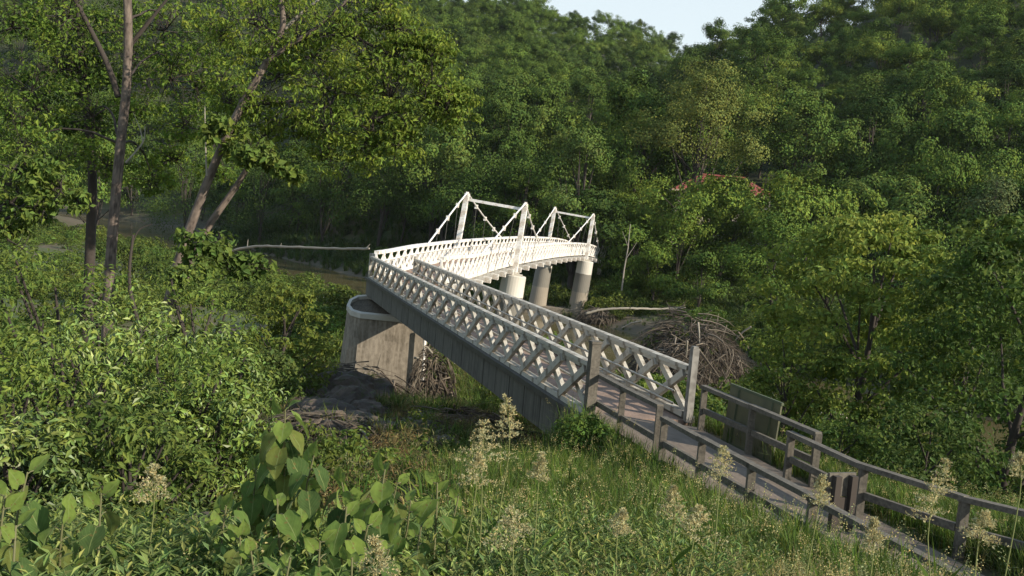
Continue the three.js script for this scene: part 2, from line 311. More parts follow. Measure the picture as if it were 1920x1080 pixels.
{
  const a = along(0.75, 1.34), b = along(2.6, 1.36), t = thing('notice_board', 'large plain green board standing against the fence on the river side of the path', 'board', a);
  const m = std({ map: tex(128, (u, v) => mix3([0.12, 0.118, 0.06], [0.06, 0.062, 0.034], clamp(tileFbm(u, v, 3, 141, 5) * 1.6 - 0.3))), roughness: 0.6 });
  const e = b.clone().sub(a), up = V(0.06, 1, 0).normalize();
  const n = e.clone().cross(up).normalize(), B = (u, y, off) => e.clone().multiplyScalar(u).addScaledVector(up, y).addScaledVector(n, off);
  mesh('panel', beam(B(0, 0.50, -0.1), B(1, 0.50, -0.1), 0.03, 1.08, up), m, t);
  for (const u of [0.12, 0.9]) mesh('post', beam(B(u, -0.5, -0.17), B(u, 1.00, -0.17), 0.09, 0.09, V(1, 0, 0)), greyWood, t);
  mesh('frame', merged([beam(B(-0.01, 1.065, -0.1), B(1.01, 1.065, -0.1), 0.05, 0.05, up), beam(B(-0.01, -0.065, -0.1), B(1.01, -0.065, -0.1), 0.05, 0.05, up), beam(B(0.2, -0.035, -0.075), B(0.2, 1.035, -0.075), 0.02, 0.045, V(1, 0, 0)), beam(B(0.86, -0.035, -0.075), B(0.86, 1.035, -0.075), 0.02, 0.045, V(1, 0, 0))]), std({ color: new THREE.Color(0.07, 0.085, 0.045), roughness: 0.7 }), t);
}
{
  const c = at(1572, 950, 14.2); c.y = EYE - 4.2;
  const t = thing('wooden_sign', 'low dark timber sign on two legs seen from behind beside the right fence', 'sign', c, 0.35);
  mesh('board', box(0.46, 0.34, 0.045, 0, 0.66, 0), greyWood, t);
  for (const x of [-0.13, 0.15]) mesh('leg', box(0.1, 1.3, 0.09, x, 0.15, 0.07), darkBark, t);
  mesh('backing', box(0.17, 0.42, 0.04, 0.01, 0.27, 0.04), darkBark, t);
}

// ---------------------------------------------------------------- white suspended span, leaning to the right
const spanLine = new THREE.CatmullRomCurve3([V(-5.3, 0, -50.0), V(-4.1, 0, -59), V(-2.1, 0, -73.5), V(2.0, 0, -94), V(5.8, -0.35, -113), V(7.6, -0.75, -121), V(9.0, -1.35, -127)], false, 'catmullrom', 0.5);
const SPAN_Y = EYE - 4.12, LEAN = THREE.MathUtils.degToRad(5), W = 1.68;
const spanLen = spanLine.getLength();
const frameAt = (s) => {                                        // s metres along the span -> origin and axes of the leaning cross section
  const u = clamp(s / spanLen), p = spanLine.getPointAt(u), t = spanLine.getTangentAt(u), k = LEAN * smooth(1, 9, s), side = V(-t.z, 0, t.x).normalize();
  const x = side.clone().multiplyScalar(Math.cos(k)).addScaledVector(V(0, 1, 0), -Math.sin(k)), y = V(0, 1, 0).multiplyScalar(Math.cos(k)).addScaledVector(side, Math.sin(k));
  return { p: V(p.x, p.y, p.z), x, y, t };
};
const onSpan = (s, q, h) => { const f = frameAt(s); return f.p.addScaledVector(f.x, q).addScaledVector(f.y, h); };
let towerS = [0, 0];
for (let s = 0; s < spanLen; s += 0.1) { const z = -spanLine.getPointAt(s / spanLen).z; if (z < 73.5) towerS[0] = s; if (z < 113) towerS[1] = s; }
const span = thing('suspension_span', 'bright white suspension footbridge span with lattice trusses, two tower frames and cables', 'suspension bridge', V(0, SPAN_Y, 0));
{
  const TH = 1.28, pan = 1.42, N = Math.floor((spanLen - 0.4) / pan), rail = (q, h, w, t) => { const L = []; for (let i = 0; i < N; i++) L.push(beam(onSpan(0.2 + i * pan, q, h), onSpan(0.2 + (i + 1) * pan + 0.02, q, h), w, t, frameAt(i * pan).y, i)); return merged(L); };
  const deckG = [];
  for (let i = 0; i < N; i++) deckG.push(beam(onSpan(0.2 + i * pan, 0, -0.06), onSpan(0.2 + (i + 1) * pan + 0.01, 0, -0.06), 2 * W - 0.24, 0.1, frameAt(i * pan).y, i));
  mesh('deck', merged(deckG), pinkDeck, span);
  for (const sd of [-1, 1]) {
    mesh('top_chord', rail(sd * W, TH, 0.24, 0.16), whitePaint, span);
    mesh('bottom_chord', rail(sd * W, 0.05, 0.22, 0.14), whitePaint, span);
    mesh('middle_rail', rail(sd * (W - 0.13), 0.86, 0.05, 0.07), whitePaint, span);
    const bars = [];
    for (let i = 0; i < N; i++) {
      const a = 0.2 + i * pan, b = a + pan;
      for (const [u, v, dx] of [[a, b, 0.045], [b, a, -0.045]]) bars.push(beam(onSpan(u, sd * W + dx, 0.12), onSpan(v, sd * W + dx, TH - 0.08), 0.07, 0.17, frameAt(a).y, i));
      bars.push(beam(onSpan(a, sd * W, 0.1), onSpan(a, sd * W, TH - 0.07), 0.09, 0.11, frameAt(a).t));
    }
    tag(mesh('truss_lattice', merged(bars), whitePaint, span), null, null, null, 'stuff');
  }
  for (let i = 1; i * 3.3 < spanLen - 1; i++) mesh('cross_beam', beam(onSpan(i * 3.3, -W - 0.6, -0.34), onSpan(i * 3.3, W + 0.6, -0.34), 0.3, 0.36, frameAt(i * 3.3).y), whitePaint, span);
  // towers
  const TQ = 2.28, TOPH = 4.55;
  const towerGroups = towerS.map((s, k) => {
    const T = new THREE.Group(); T.name = 'tower_frame'; span.add(T);
    for (const sd of [-1, 1]) {
      const a = onSpan(s, sd * TQ, -0.55), b = onSpan(s, sd * (TQ - 0.08), TOPH);
      const f = frameAt(s), g = beam(a, b, 0.40, 0.34, f.x);
      mesh('leg', g, whitePaint, T);
      mesh('saddle', merged([beam(onSpan(s - 0.34, sd * (TQ - 0.08), TOPH + 0.06), onSpan(s + 0.34, sd * (TQ - 0.08), TOPH + 0.06), 0.26, 0.16, f.y), beam(onSpan(s - 0.16, sd * (TQ - 0.08), TOPH + 0.17), onSpan(s + 0.16, sd * (TQ - 0.08), TOPH + 0.17), 0.16, 0.16, f.y)]), whitePaint, T);
    }
    mesh('cross_bar', beam(onSpan(s, -TQ + 0.2, TOPH - 0.3), onSpan(s, TQ - 0.2, TOPH - 0.3), 0.2, 0.24, frameAt(s).t), whitePaint, T);
    return T;
  });
  // cables with clamps and hangers
  const main = towerS[1] - towerS[0];
  const REACH = 12.2, cableH = (k) => { const f = clamp(k / REACH); return lerp(TOPH + 0.2, TH + 0.06, f * (1.12 - 0.12 * f)); }, cableQ = (k) => lerp(2.2, W + 0.02, clamp(k / REACH));
  for (const sd of [-1, 1]) {
    for (const t of towerS) for (const dir of [-1, 1]) {
      const pts = []; for (let k = 0; k <= REACH; k += 0.61) pts.push(onSpan(t + dir * k, sd * cableQ(k), cableH(k)));
      mesh('cable', tube(pts, 0.06, 6), whitePaint, span);
    }
    for (const t of towerS) for (const dir of [-1, 1]) for (let k = 1; k < 4; k++) {
      const s = t + dir * k * 3.1, q = sd * cableQ(k * 3.1), h = cableH(k * 3.1); if (h < TH + 0.2 || s > spanLen) continue;
      mesh('cable_clamp', beam(onSpan(s, q, h - 0.2), onSpan(s, q, h + 0.12), 0.2, 0.22, frameAt(s).t), whitePaint, span);
      mesh('hanger', tube([onSpan(s, q, h), onSpan(s, sd * (W + 0.12), 0)], 0.018, 5), darkSteel, span);
    }
  }
  // bent fence at the far end
  const far = []; for (let k = 0; k < 6; k++) { const s = spanLen - 2.6 + k * 0.5; far.push(beam(onSpan(s, W + 0.45, -1.9), onSpan(s, W + 0.45 + k * 0.05, 1.2 + (k % 2) * 0.5), 0.05, 0.05, frameAt(s).t)); }
  mesh('end_rails', merged(far), wornPaint, span);
}
// piers
const bandTex = (off) => std({ map: tex(256, (u, v) => {
  const n = tileFbm(u, v, 4, 151 + off, 5), m = tileFbm(u, v, 12, 157, 4), y = v + (m - 0.5) * 0.02;
  const clean = mix3([0.60, 0.58, 0.52], [0.46, 0.43, 0.37], n), band = mix3([0.20, 0.19, 0.165], [0.13, 0.12, 0.10], n), low = mix3([0.30, 0.265, 0.215], [0.19, 0.165, 0.13], n);
  return mix3(mix3(low, band, smooth(0.385, 0.405, y)), clean, smooth(0.745, 0.757, y));
}), roughness: 0.85, bumpMap: bumpTex, bumpScale: 0.01 });
function roundPier(label, s, q, mat, foot) {
  const top = onSpan(s, q, -0.55).add(V(0, SPAN_Y, 0)), H = top.y - 2.9, f = frameAt(s);
  const t = thing('round_pier', label, 'bridge pier', V(top.x, 2.9, top.z));
  t.position.x -= f.y.x * H * 1.0; t.position.z -= f.y.z * H; t.rotation.z = -LEAN * 0.98;
  const prof = [[0.02, 0], [1.04, 0], [0.96, H * 0.3], [0.88, H - 0.06], [0.84, H], [0.02, H]].map(([r, y]) => new THREE.Vector2(r, y));
  const g = new THREE.LatheGeometry(prof, 28); const p = g.attributes.position, uv = g.attributes.uv; for (let i = 0; i < p.count; i++) uv.setXY(i, uv.getX(i) * 1.0, clamp(p.getY(i) / H, 0.01, 0.99));
  mesh('shaft', toFlatEdges(g), mat, t);
  mesh('cap', merged([box(1.2, 0.1, 0.9, 0, H + 0.05, 0), box(0.7, 0.14, 0.62, 0, H + 0.165, 0)]), paleConcrete, t);
  return t;
}
function toFlatEdges(g) { const n = g.toNonIndexed(); n.computeVertexNormals(); return n; }
roundPier('near right round pier with a clean white top above a dark flood mark', towerS[0], 2.28, bandTex(0));
roundPier('near left round pier half hidden behind the lattice railings of the approach span', towerS[0], -2.28, bandTex(11));
roundPier('far right round pier with a dark band round its middle beside the pale log', towerS[1], 2.28, bandTex(23));
roundPier('far left round pier standing in shade between the two right ones', towerS[1], -2.28, bandTex(37));
{
  const a = onSpan(towerS[1], 0, 0), t = thing('pier_footing', 'long low concrete footing slab under the two far piers', 'footing', V(a.x - 0.75, 0, a.z), -0.19);
  mesh('slab', merged([box(8.4, 0.55, 3.0, 0.4, 3.0, 0), box(8.8, 2.4, 3.3, 0.4, 1.5, 0)]), concrete, t);
}
// the blunt-nosed pier where ramp and span meet
{
  const P = thing('bank_pier', 'large leaning concrete pier with a rounded nose where the approach span meets the white span', 'bridge pier', V(-5.5, 4.36, -49.2), 0.05);
  const ring = (k, w) => { const o = []; for (let i = 0; i <= 5; i++) { const a = Math.PI / 2 + i / 5 * Math.PI; o.push([-1.75 + Math.cos(a) * 0.8 * w, Math.sin(a) * 1.5 * w]); } for (const [x, z] of [[1.35, -1.5], [1.35, 1.5]]) o.push([x * 1 + (w - 1) * 1.2, z * w]); return o; };
  const slope = (z) => 4.22 - z * 0.20;                            // the seat rises away from the camera
  const wall = (lowW, topW, y0, topFn) => {
    const lo = ring(1, lowW), hi = ring(1, topW), pos = [], uv = [], idx = []; let len = 0;
    for (let i = 0; i <= lo.length; i++) { const k = i % lo.length; if (i) len += Math.hypot(lo[k][0] - lo[(i - 1)][0], lo[k][1] - lo[i - 1][1]); pos.push(lo[k][0], y0, lo[k][1], hi[k][0], topFn(hi[k][1]), hi[k][1]); uv.push(len / 2, 0, len / 2, 2.4); }
    for (let i = 0; i < lo.length; i++) { const a = i * 2; idx.push(a, a + 2, a + 1, a + 1, a + 2, a + 3); }
    const g = new THREE.BufferGeometry(); g.setAttribute('position', new THREE.Float32BufferAttribute(pos, 3)); g.setAttribute('uv', new THREE.Float32BufferAttribute(uv, 2)); g.setIndex(idx); return toFlatEdges(g);
  };
  const cap = (w, topFn) => { const o = ring(1, w), s = new THREE.Shape(o.map(([x, z]) => new THREE.Vector2(x, -z))), g = new THREE.ShapeGeometry(s).rotateX(-Math.PI / 2), p = g.attributes.position; for (let i = 0; i < p.count; i++) p.setY(i, topFn(p.getZ(i))); g.computeVertexNormals(); return g; };
  const dbl = concrete.clone(); dbl.side = THREE.DoubleSide;
  mesh('shaft', wall(1.32, 1.0, -2.2, (z) => slope(z) - 0.16), dbl, P);
  const rimHi = (z) => slope(z) + 0.06, pale = paleConcrete.clone(); pale.side = THREE.DoubleSide;
  const band = (w0, w1, f0, f1) => { const a = ring(1, w0), b = ring(1, w1), pos = [], uv = [], idx = []; for (let i = 0; i <= a.length; i++) { const k = i % a.length; pos.push(a[k][0], f0(a[k][1]), a[k][1], b[k][0], f1(b[k][1]), b[k][1]); uv.push(i * 0.3, 0, i * 0.3, 0.3); } for (let i = 0; i < a.length; i++) { const k = i * 2; idx.push(k, k + 2, k + 1, k + 1, k + 2, k + 3); } const g = new THREE.BufferGeometry(); g.setAttribute('position', new THREE.Float32BufferAttribute(pos, 3)); g.setAttribute('uv', new THREE.Float32BufferAttribute(uv, 2)); g.setIndex(idx); return toFlatEdges(g); };
  mesh('rim', merged([band(1.05, 1.05, (z) => slope(z) - 0.18, rimHi), band(1.05, 0.86, rimHi, rimHi), band(0.86, 0.86, rimHi, (z) => slope(z) - 0.12), band(1.0, 1.05, (z) => slope(z) - 0.18, (z) => slope(z) - 0.18)]), pale, P);
  const seatShade = std({ map: dbl.map, color: new THREE.Color(0.4, 0.38, 0.33), roughness: 0.95, side: THREE.DoubleSide });  // darkened concrete: shade under the girder put into the seat colour
  mesh('seat', cap(0.87, (z) => slope(z) - 0.10), seatShade, P);
  mesh('drain_pipe', tube([V(1.62, -1.5, 2.35), V(1.42, 3.6, 1.9)], 0.07, 8), whitePaint, P);
  mesh('bearing', merged([box(1.6, 0.8, 0.7, -0.3, slope(-0.9) - 0.3, -0.9), box(1.9, 1.1, 0.5, 0.2, slope(-1.4) - 0.2, -1.4)]), darkSteel, P);
  P.rotation.z = -0.02;
}

// ---------------------------------------------------------------- trees
function crownLeaves(L, c, R, n, size, col, r, o = {}) {         // a clump of leaves round c
  for (let i = 0; i < n; i++) {
    const d = randDir(r), k = Math.pow(r(), o.shell ?? 0.38), p = c.clone().add(V(d.x * R.x * k, d.y * R.y * k, d.z * R.z * k));
    const nr = randDir(r).multiplyScalar(o.wild ?? 0.5).add(d.multiplyScalar(0.85)).add(V(0, 0.35, 0)).normalize();
    if (o.lobe) nr.multiplyScalar(0.6).add(p.clone().sub(o.lobe).normalize()).normalize();
    let dir = randDir(r).add(V(0, -(o.droop ?? 0.35), 0)); dir.addScaledVector(nr, -dir.dot(nr)).normalize();
    const s = size * (0.65 + r() * 0.7); L.add(p, dir, nr, s, s * (o.wide ?? 0.62), tint(col, r, o.vary ?? 0.3));
  }
}
function treeModel(seed, o) {                                    // trunk and crown geometry for a free-standing tree, base at 0
  const r = rng(seed), L = new Leaves(), wood = [], { h, w, clumps, leaves, size, col, shape = 'round', clear = 0.3, clumpR = 0.17 } = o;
  const lobes = []; if (o.lobes) for (let i = 0; i < o.lobes; i++) { const top0 = i < o.lobes * 0.35, a = i * 2.399 + r() * 0.7, q = top0 ? 0.28 * r() : 0.62 + r() * 0.25, R0 = w * (0.20 + r() * 0.10); lobes.push([V(Math.cos(a) * w * 0.5 * q, h * (top0 ? 0.70 + r() * 0.14 : lerp(clear + 0.1, 0.72, r())), Math.sin(a) * w * 0.5 * q), R0]); }
  const top = V((r() - 0.5) * w * 0.15, h * 0.82, (r() - 0.5) * w * 0.15), tp = bendy(V(0, -0.8, 0), top, 7, w * 0.05, r);
  wood.push(tube(tp, (t) => (h * 0.017 + 0.03) * (1 - t * 0.85), 6));
  for (let i = 0; i < clumps; i++) {
    const f = (i + r()) / clumps; let rad, y;
    if (shape === 'cone') { y = lerp(h * clear, h, f); rad = w * 0.5 * Math.pow(1 - f, 0.8) + 0.3; }
    else if (shape === 'tall') { y = lerp(h * clear, h * 0.98, f); rad = w * 0.5 * Math.pow(Math.sin(Math.PI * (0.12 + f * 0.83)), 0.6); }
    else if (shape === 'flat') { y = lerp(h * clear, h * 0.97, f); rad = w * 0.5 * Math.pow(Math.sin(Math.PI * (0.1 + f * 0.8)), 0.45); }
    else { y = lerp(h * clear, h * 0.95, f); rad = w * 0.5 * Math.sqrt(Math.max(0.03, 1 - Math.pow((f - 0.42) / 0.6, 2))); }
    const a = i * 2.399 + r() * 0.9, k = Math.sqrt(0.25 + 0.75 * r()), c = V(Math.cos(a) * rad * k, y + (r() - 0.5) * h * 0.06, Math.sin(a) * rad * k), cr = (o.clumpAbs ?? w * clumpR) * (0.6 + r() * 0.8);
    let lobe = null; if (o.lobes) { lobe = lobes[i % o.lobes]; const e = randDir(r); e.y = Math.abs(e.y) * 0.9 - 0.25; e.normalize(); c.copy(lobe[0]).addScaledVector(e, lobe[1] * (0.75 + r() * 0.25)); }
    crownLeaves(L, c, V(cr * 1.15, cr * (o.flatClump ?? 0.75), cr * 1.15), Math.round(leaves * (0.6 + r() * 0.8)), size, mix3(col, o.col2 ?? col, clamp(r() * r() * 0.8 + (o.sunlitTop ?? 0.25) * f * f)), r, lobe ? { ...o, lobe: lobe[0] } : o);  // leaf colour shifts towards the crown top, sunlight painted into it
    if (i % (o.limbEvery ?? 3) === 0) { const b = tp[Math.min(6, Math.max(1, Math.floor(clamp(y / h - 0.12) * 7)))]; wood.push(tube(bendy(b, c, 4, cr * 0.2, r), (t) => h * 0.005 * (1.1 - t * 0.85) + 0.01, 5)); }
  }
  return { crown: L.geo(), trunk: merged(wood) };
}
const G = { dark: [0.044, 0.067, 0.020], mid: [0.064, 0.095, 0.025], green: [0.082, 0.114, 0.027], lime: [0.124, 0.142, 0.032], olive: [0.088, 0.098, 0.033], grey: [0.074, 0.088, 0.043], pale: [0.125, 0.145, 0.05] };
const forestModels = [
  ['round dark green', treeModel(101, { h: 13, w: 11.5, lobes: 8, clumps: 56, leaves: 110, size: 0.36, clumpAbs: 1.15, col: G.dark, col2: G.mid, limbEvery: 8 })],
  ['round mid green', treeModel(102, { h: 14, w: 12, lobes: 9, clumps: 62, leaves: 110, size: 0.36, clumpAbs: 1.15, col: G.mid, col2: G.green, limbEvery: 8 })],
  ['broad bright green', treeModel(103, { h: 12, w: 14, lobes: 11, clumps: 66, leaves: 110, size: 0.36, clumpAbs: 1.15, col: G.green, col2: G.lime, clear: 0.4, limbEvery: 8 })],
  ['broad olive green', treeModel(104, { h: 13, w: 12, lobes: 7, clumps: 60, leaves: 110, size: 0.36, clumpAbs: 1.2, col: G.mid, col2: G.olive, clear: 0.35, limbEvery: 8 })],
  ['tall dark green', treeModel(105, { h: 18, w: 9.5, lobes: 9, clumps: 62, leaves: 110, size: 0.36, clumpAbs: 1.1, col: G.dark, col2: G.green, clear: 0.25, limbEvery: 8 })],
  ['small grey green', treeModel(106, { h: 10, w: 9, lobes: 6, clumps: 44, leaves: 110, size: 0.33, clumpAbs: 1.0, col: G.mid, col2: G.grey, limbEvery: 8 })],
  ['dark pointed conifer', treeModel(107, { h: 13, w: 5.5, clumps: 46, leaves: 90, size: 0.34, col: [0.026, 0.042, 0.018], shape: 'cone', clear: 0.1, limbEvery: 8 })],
  ['deep dark green', treeModel(108, { h: 13, w: 11, lobes: 7, clumps: 56, leaves: 110, size: 0.36, clumpAbs: 1.15, col: [0.032, 0.050, 0.017], col2: G.dark, limbEvery: 8 })],
  ['bright round topped', treeModel(109, { h: 14, w: 12.5, lobes: 8, clumps: 62, leaves: 110, size: 0.36, clumpAbs: 1.2, col: G.mid, col2: G.lime, sunlitTop: 0.8, limbEvery: 8 })],
];
function plantTree(name, label, model, pos, scale, turn, mat = leafMat, wood = darkBark, group) {
  const t = thing(name, label, 'tree', pos, turn, group); t.scale.set(scale[0], scale[1], scale[0]);
  mesh('trunk', model.trunk, wood, t); tag(mesh('crown', model.crown, mat, t)); return t;
}
// hillside woods: the trees that show largest are trees of their own, the rest one wood
{
  const r = rng(555), spots = [];
  const horizon = new Map();
  for (let d = 128; d < 620; d *= 1 + 0.041) {
    const stepA = 9.8 / d * (1 + d / 1200) * (d > 370 ? 0.6 : 1);
    for (let a = -0.66; a < 0.72; a += stepA) {
      const aa = a + (r() - 0.5) * stepA * 0.9, dd = d * (1 + (r() - 0.5) * 0.034), x = aa * dd;
      const rs = riverSide(x, dd); if (rs < (dd > 175 ? 14 : 24) && !(rs < -15 && dd > 150 && x < -40)) continue;
      const y = ground(x, dd);
      if (Math.abs(dd - 150) < 12 && aa > 0.14 && aa < 0.264) continue;
      if (dd < 150 && (Math.abs(aa - 0.243) < 0.024 + 6 / dd || Math.abs(aa - 0.166) < 0.012 + 5 / dd) && aa > 0.1) { const top = hzY(960 + aa * FOCAL) - (y + 13 - EYE) / dd * FOCAL; if (top < 352) continue; }
      // skip what the slope in front hides
      let hid = false; for (let k = 0.35; k < 0.96; k += 0.06) { const q = k * dd; if (q > 110 && EYE + (y + 16 - EYE) * k < ground(aa * q, q) + 3) { hid = true; break; } }
      if (hid) continue;
      const u = r(), far = dd > 330, ridge = aa > 0.03 && aa < 0.2 && dd > 440;
      let k = aa > 0.1 ? (u < 0.18 ? 0 : u < 0.34 ? 1 : u < 0.46 ? 2 : u < 0.58 ? 3 : u < 0.66 ? 4 : u < 0.72 ? 5 : u < 0.86 ? 7 : 8) : (u < 0.24 ? 0 : u < 0.44 ? 1 : u < 0.5 ? 2 : u < 0.6 ? 3 : u < 0.7 ? 4 : u < 0.8 ? 5 : u < 0.83 ? 6 : u < 0.94 ? 7 : 8);
      if (ridge && u > 0.85) k = 6;
      spots.push({ x, y, d: dd, k, s: (k === 6 ? 0.65 : 0.78) + r() * (k === 6 ? 0.3 : 0.56) - (dd > 370 ? 0.12 : 0), v: 0.85 + r() * 0.35, t: r() * 6.28, inView: Math.abs(aa) < 0.53 });
    }
  }
  const seen = spots.filter((s) => s.inView).sort((a, b) => a.d / a.s - b.d / b.s), own = new Set(seen.slice(0, 270));
  for (const s of own) {
    const [kind, model] = forestModels[s.k], where = s.x / s.d > 0.08 ? 'right hillside' : s.x / s.d < -0.2 ? 'left valley side' : 'middle slope behind the bridge';
    plantTree('forest_tree', `${kind} tree among the dense woods on the ${where}`, model, V(s.x, s.y - 0.3, -s.d), [s.s, s.s * s.v], s.t, forestLeafMat, darkBark, `${kind} trees in the woods on the ${where}`);
  }
  const rest = spots.filter((s) => !own.has(s)), wood = new THREE.Group(); wood.name = 'distant_woodland'; scene.add(wood);
  tag(wood, 'distant mass of green woodland covering the upper hills below the skyline', 'woodland', null, 'stuff');
  const M = new THREE.Matrix4(), q = new THREE.Quaternion();
  forestModels.forEach(([kind, model], k) => {
    const list = rest.filter((s) => s.k === k); if (!list.length) return;
    const im = new THREE.InstancedMesh(model.crown, forestLeafMat, list.length); im.name = 'crown'; im.castShadow = im.receiveShadow = true; im.userData.kind = 'stuff';
    list.forEach((s, i) => im.setMatrixAt(i, M.compose(V(s.x, s.y - 0.3, -s.d), q.setFromAxisAngle(V(0, 1, 0), s.t), V(s.s, s.s * s.v, s.s))));
    wood.add(im);
  });
  console.log('forest', own.size, rest.length);
}
const spot = (x, d) => { const X = (x - 960) / FOCAL * d; return V(X, gAt(X, -d), -d); };
const heightTo = (x, y, d, base) => EYE + (hzY(x) - y) / FOCAL * d - base;

// ---------------------------------------------------------------- trees on the far bank behind the bridge
{
  const model = (seed, o) => treeModel(seed, { clumps: 70, leaves: 115, size: 0.29, limbEvery: 8, lobes: Math.max(5, Math.round(o.clumps ? o.clumps / 9 : 8)), col: G.mid, ...o });
  const list = [   // bearing, top, distance, width in m, model options, name, label
    [1290, 105, 137, 15, { col: G.olive, col2: [0.14, 0.145, 0.05], clumps: 190, leaves: 120, shape: 'tall', clumpR: 0.10, clear: 0.42, limbEvery: 9 }, 'great olive green tree with a feathery crown left of the red roofed house'],
    [1190, 165, 142, 15, { col: G.green, col2: G.olive, clumps: 120, shape: 'tall', clumpR: 0.09, clear: 0.1, limbEvery: 9 }, 'tall green tree standing close against the great olive tree behind the far towers'],
    [1068, 222, 126, 9.5, { col: G.mid, col2: G.grey, clumps: 80, shape: 'tall', clumpR: 0.13, clear: 0.08 }, 'narrow grey green tree rising directly behind the far tower frame'],
    [965, 290, 138, 11, { col: G.dark, col2: G.mid, clear: 0.1 }, 'dark round tree behind the gap between the two tower frames'],
    [880, 285, 146, 13, { col: G.dark, col2: G.mid, clear: 0.1 }, 'dark tree behind the top of the nearer tower frame'],
    [800, 250, 158, 14, { col: G.mid, col2: G.green, clear: 0.1 }, 'broad mid green tree left of the nearer tower beyond the river'],
    [700, 270, 160, 14, { col: G.dark, clear: 0.08 }, 'dark tree beyond the river just above the lattice end of the white span'],
    [600, 280, 172, 15, { col: G.dark, col2: G.mid, clear: 0.08 }, 'dark tree beyond the river seen right of the leaning pale trunk'],
    [480, 290, 186, 16, { col: G.dark, clear: 0.08 }, 'dark tree beyond the river seen behind the two leaning trunks'],
    [340, 270, 205, 18, { col: G.dark, col2: G.mid, clear: 0.08 }, 'dark tree beyond the river between the upright trunk and the leaning trunks'],
    [255, 200, 300, 28, { col: G.mid, col2: G.green, size: 0.4 }, 'far tree closing the river view right of the upright trunk'], [170, 205, 310, 28, { col: G.dark, col2: G.mid, size: 0.4 }, 'far tree closing the river view between the dark and the reddish trunk'], [90, 220, 318, 28, { col: G.mid, size: 0.4 }, 'far tree beyond the river at the left behind the sapling sprays'],
    [1450, 408, 112, 10.0, { col: G.mid, col2: G.green, clumps: 90, leaves: 110, clumpR: 0.13, clear: 0.22, limbEvery: 6 }, 'round mid green tree in the clearing below the red roofed house'],
    [1520, 283, 172, 8.6, { col: G.grey, col2: G.olive, clear: 0.1 }, 'small rounded grey green tree right of the red roof'],
    [1640, 305, 160, 10, { col: G.mid, col2: G.olive, clear: 0.05 }, 'bushy olive tree above the sunlit lime topped maple'],
    [1735, 330, 146, 7, { col: [0.022, 0.036, 0.014], shape: 'cone', clear: 0.03 }, 'dark pointed tree between two paler trees on the right'],
    [1838, 325, 128, 9, { col: G.grey, col2: [0.10, 0.115, 0.06], shape: 'tall', clear: 0.2 }, 'pale grey green willow on the right behind the dark bank'],
    [1930, 300, 135, 10, { col: G.mid, clear: 0.08 }, 'mid green tree cut by the right edge beside the pale willow'],
    [1262, 385, 122, 8.5, { col: G.green, col2: G.lime, clear: 0.06 }, 'bright low tree below the house and left of the round clearing tree'],
    [1175, 410, 122, 6.5, { col: G.mid, col2: G.green, clear: 0.05 }, 'small green tree directly right of the far tower leg'],
    [1352, 300, 138, 7.4, { col: G.dark, col2: G.olive, clear: 0.15 }, 'tree standing in front of the middle of the red roof'], [1380, 350, 140, 4.4, { col: G.dark, col2: G.mid, clear: 0.05 }, 'dark green tree hiding the wall below the right part of the red roof'], [1424, 392, 139, 4.4, { col: G.mid, col2: G.olive, clear: 0.05 }, 'low olive tree just under the right tip of the red roof'], [1470, 372, 140, 5.0, { col: G.mid, col2: G.green, clear: 0.05 }, 'mid green tree close to the right of the red roof'],
    [1312, 318, 135, 4.4, { col: G.dark, col2: G.mid, clear: 0.15 }, 'narrow dark tree in front of the left part of the red roof'],
    [1340, 400, 130, 7, { col: G.mid, col2: G.green, clear: 0.05 }, 'small dark tree squeezed under the red roof'],
    [1225, 455, 116, 5.5, { col: G.green, clear: 0.04, clumps: 36 }, 'bushy young tree by the far bank right of the far piers'],
    [1310, 470, 108, 5.6, { col: G.dark, col2: G.mid, clear: 0.04, clumps: 36 }, 'low dark bush tree behind the long pale log'],
    [1560, 470, 92, 8, { col: G.dark, col2: G.mid, clear: 0.06 }, 'dark tree half hidden behind the left side of the maple'],
    [1700, 440, 80, 9, { col: G.dark, col2: G.mid, clear: 0.06 }, 'dark tree behind the right side of the sunlit lime topped maple'],
    [1830, 450, 66, 10, { col: G.dark, col2: G.mid, clear: 0.05, size: 0.3 }, 'dark bank tree just left of the large shaded tree at the right edge'],
  ];
  list.forEach(([x, y, d, w, o, label], i) => {
    const b = spot(x, d), h = Math.max(3.5, heightTo(x, y, d, b.y) * 1.02), m = model(700 + i * 13, { h, w, ...o });
    plantTree('bank_tree', label, m, b, [1, 1], 0, forestLeafMat);
  });
}
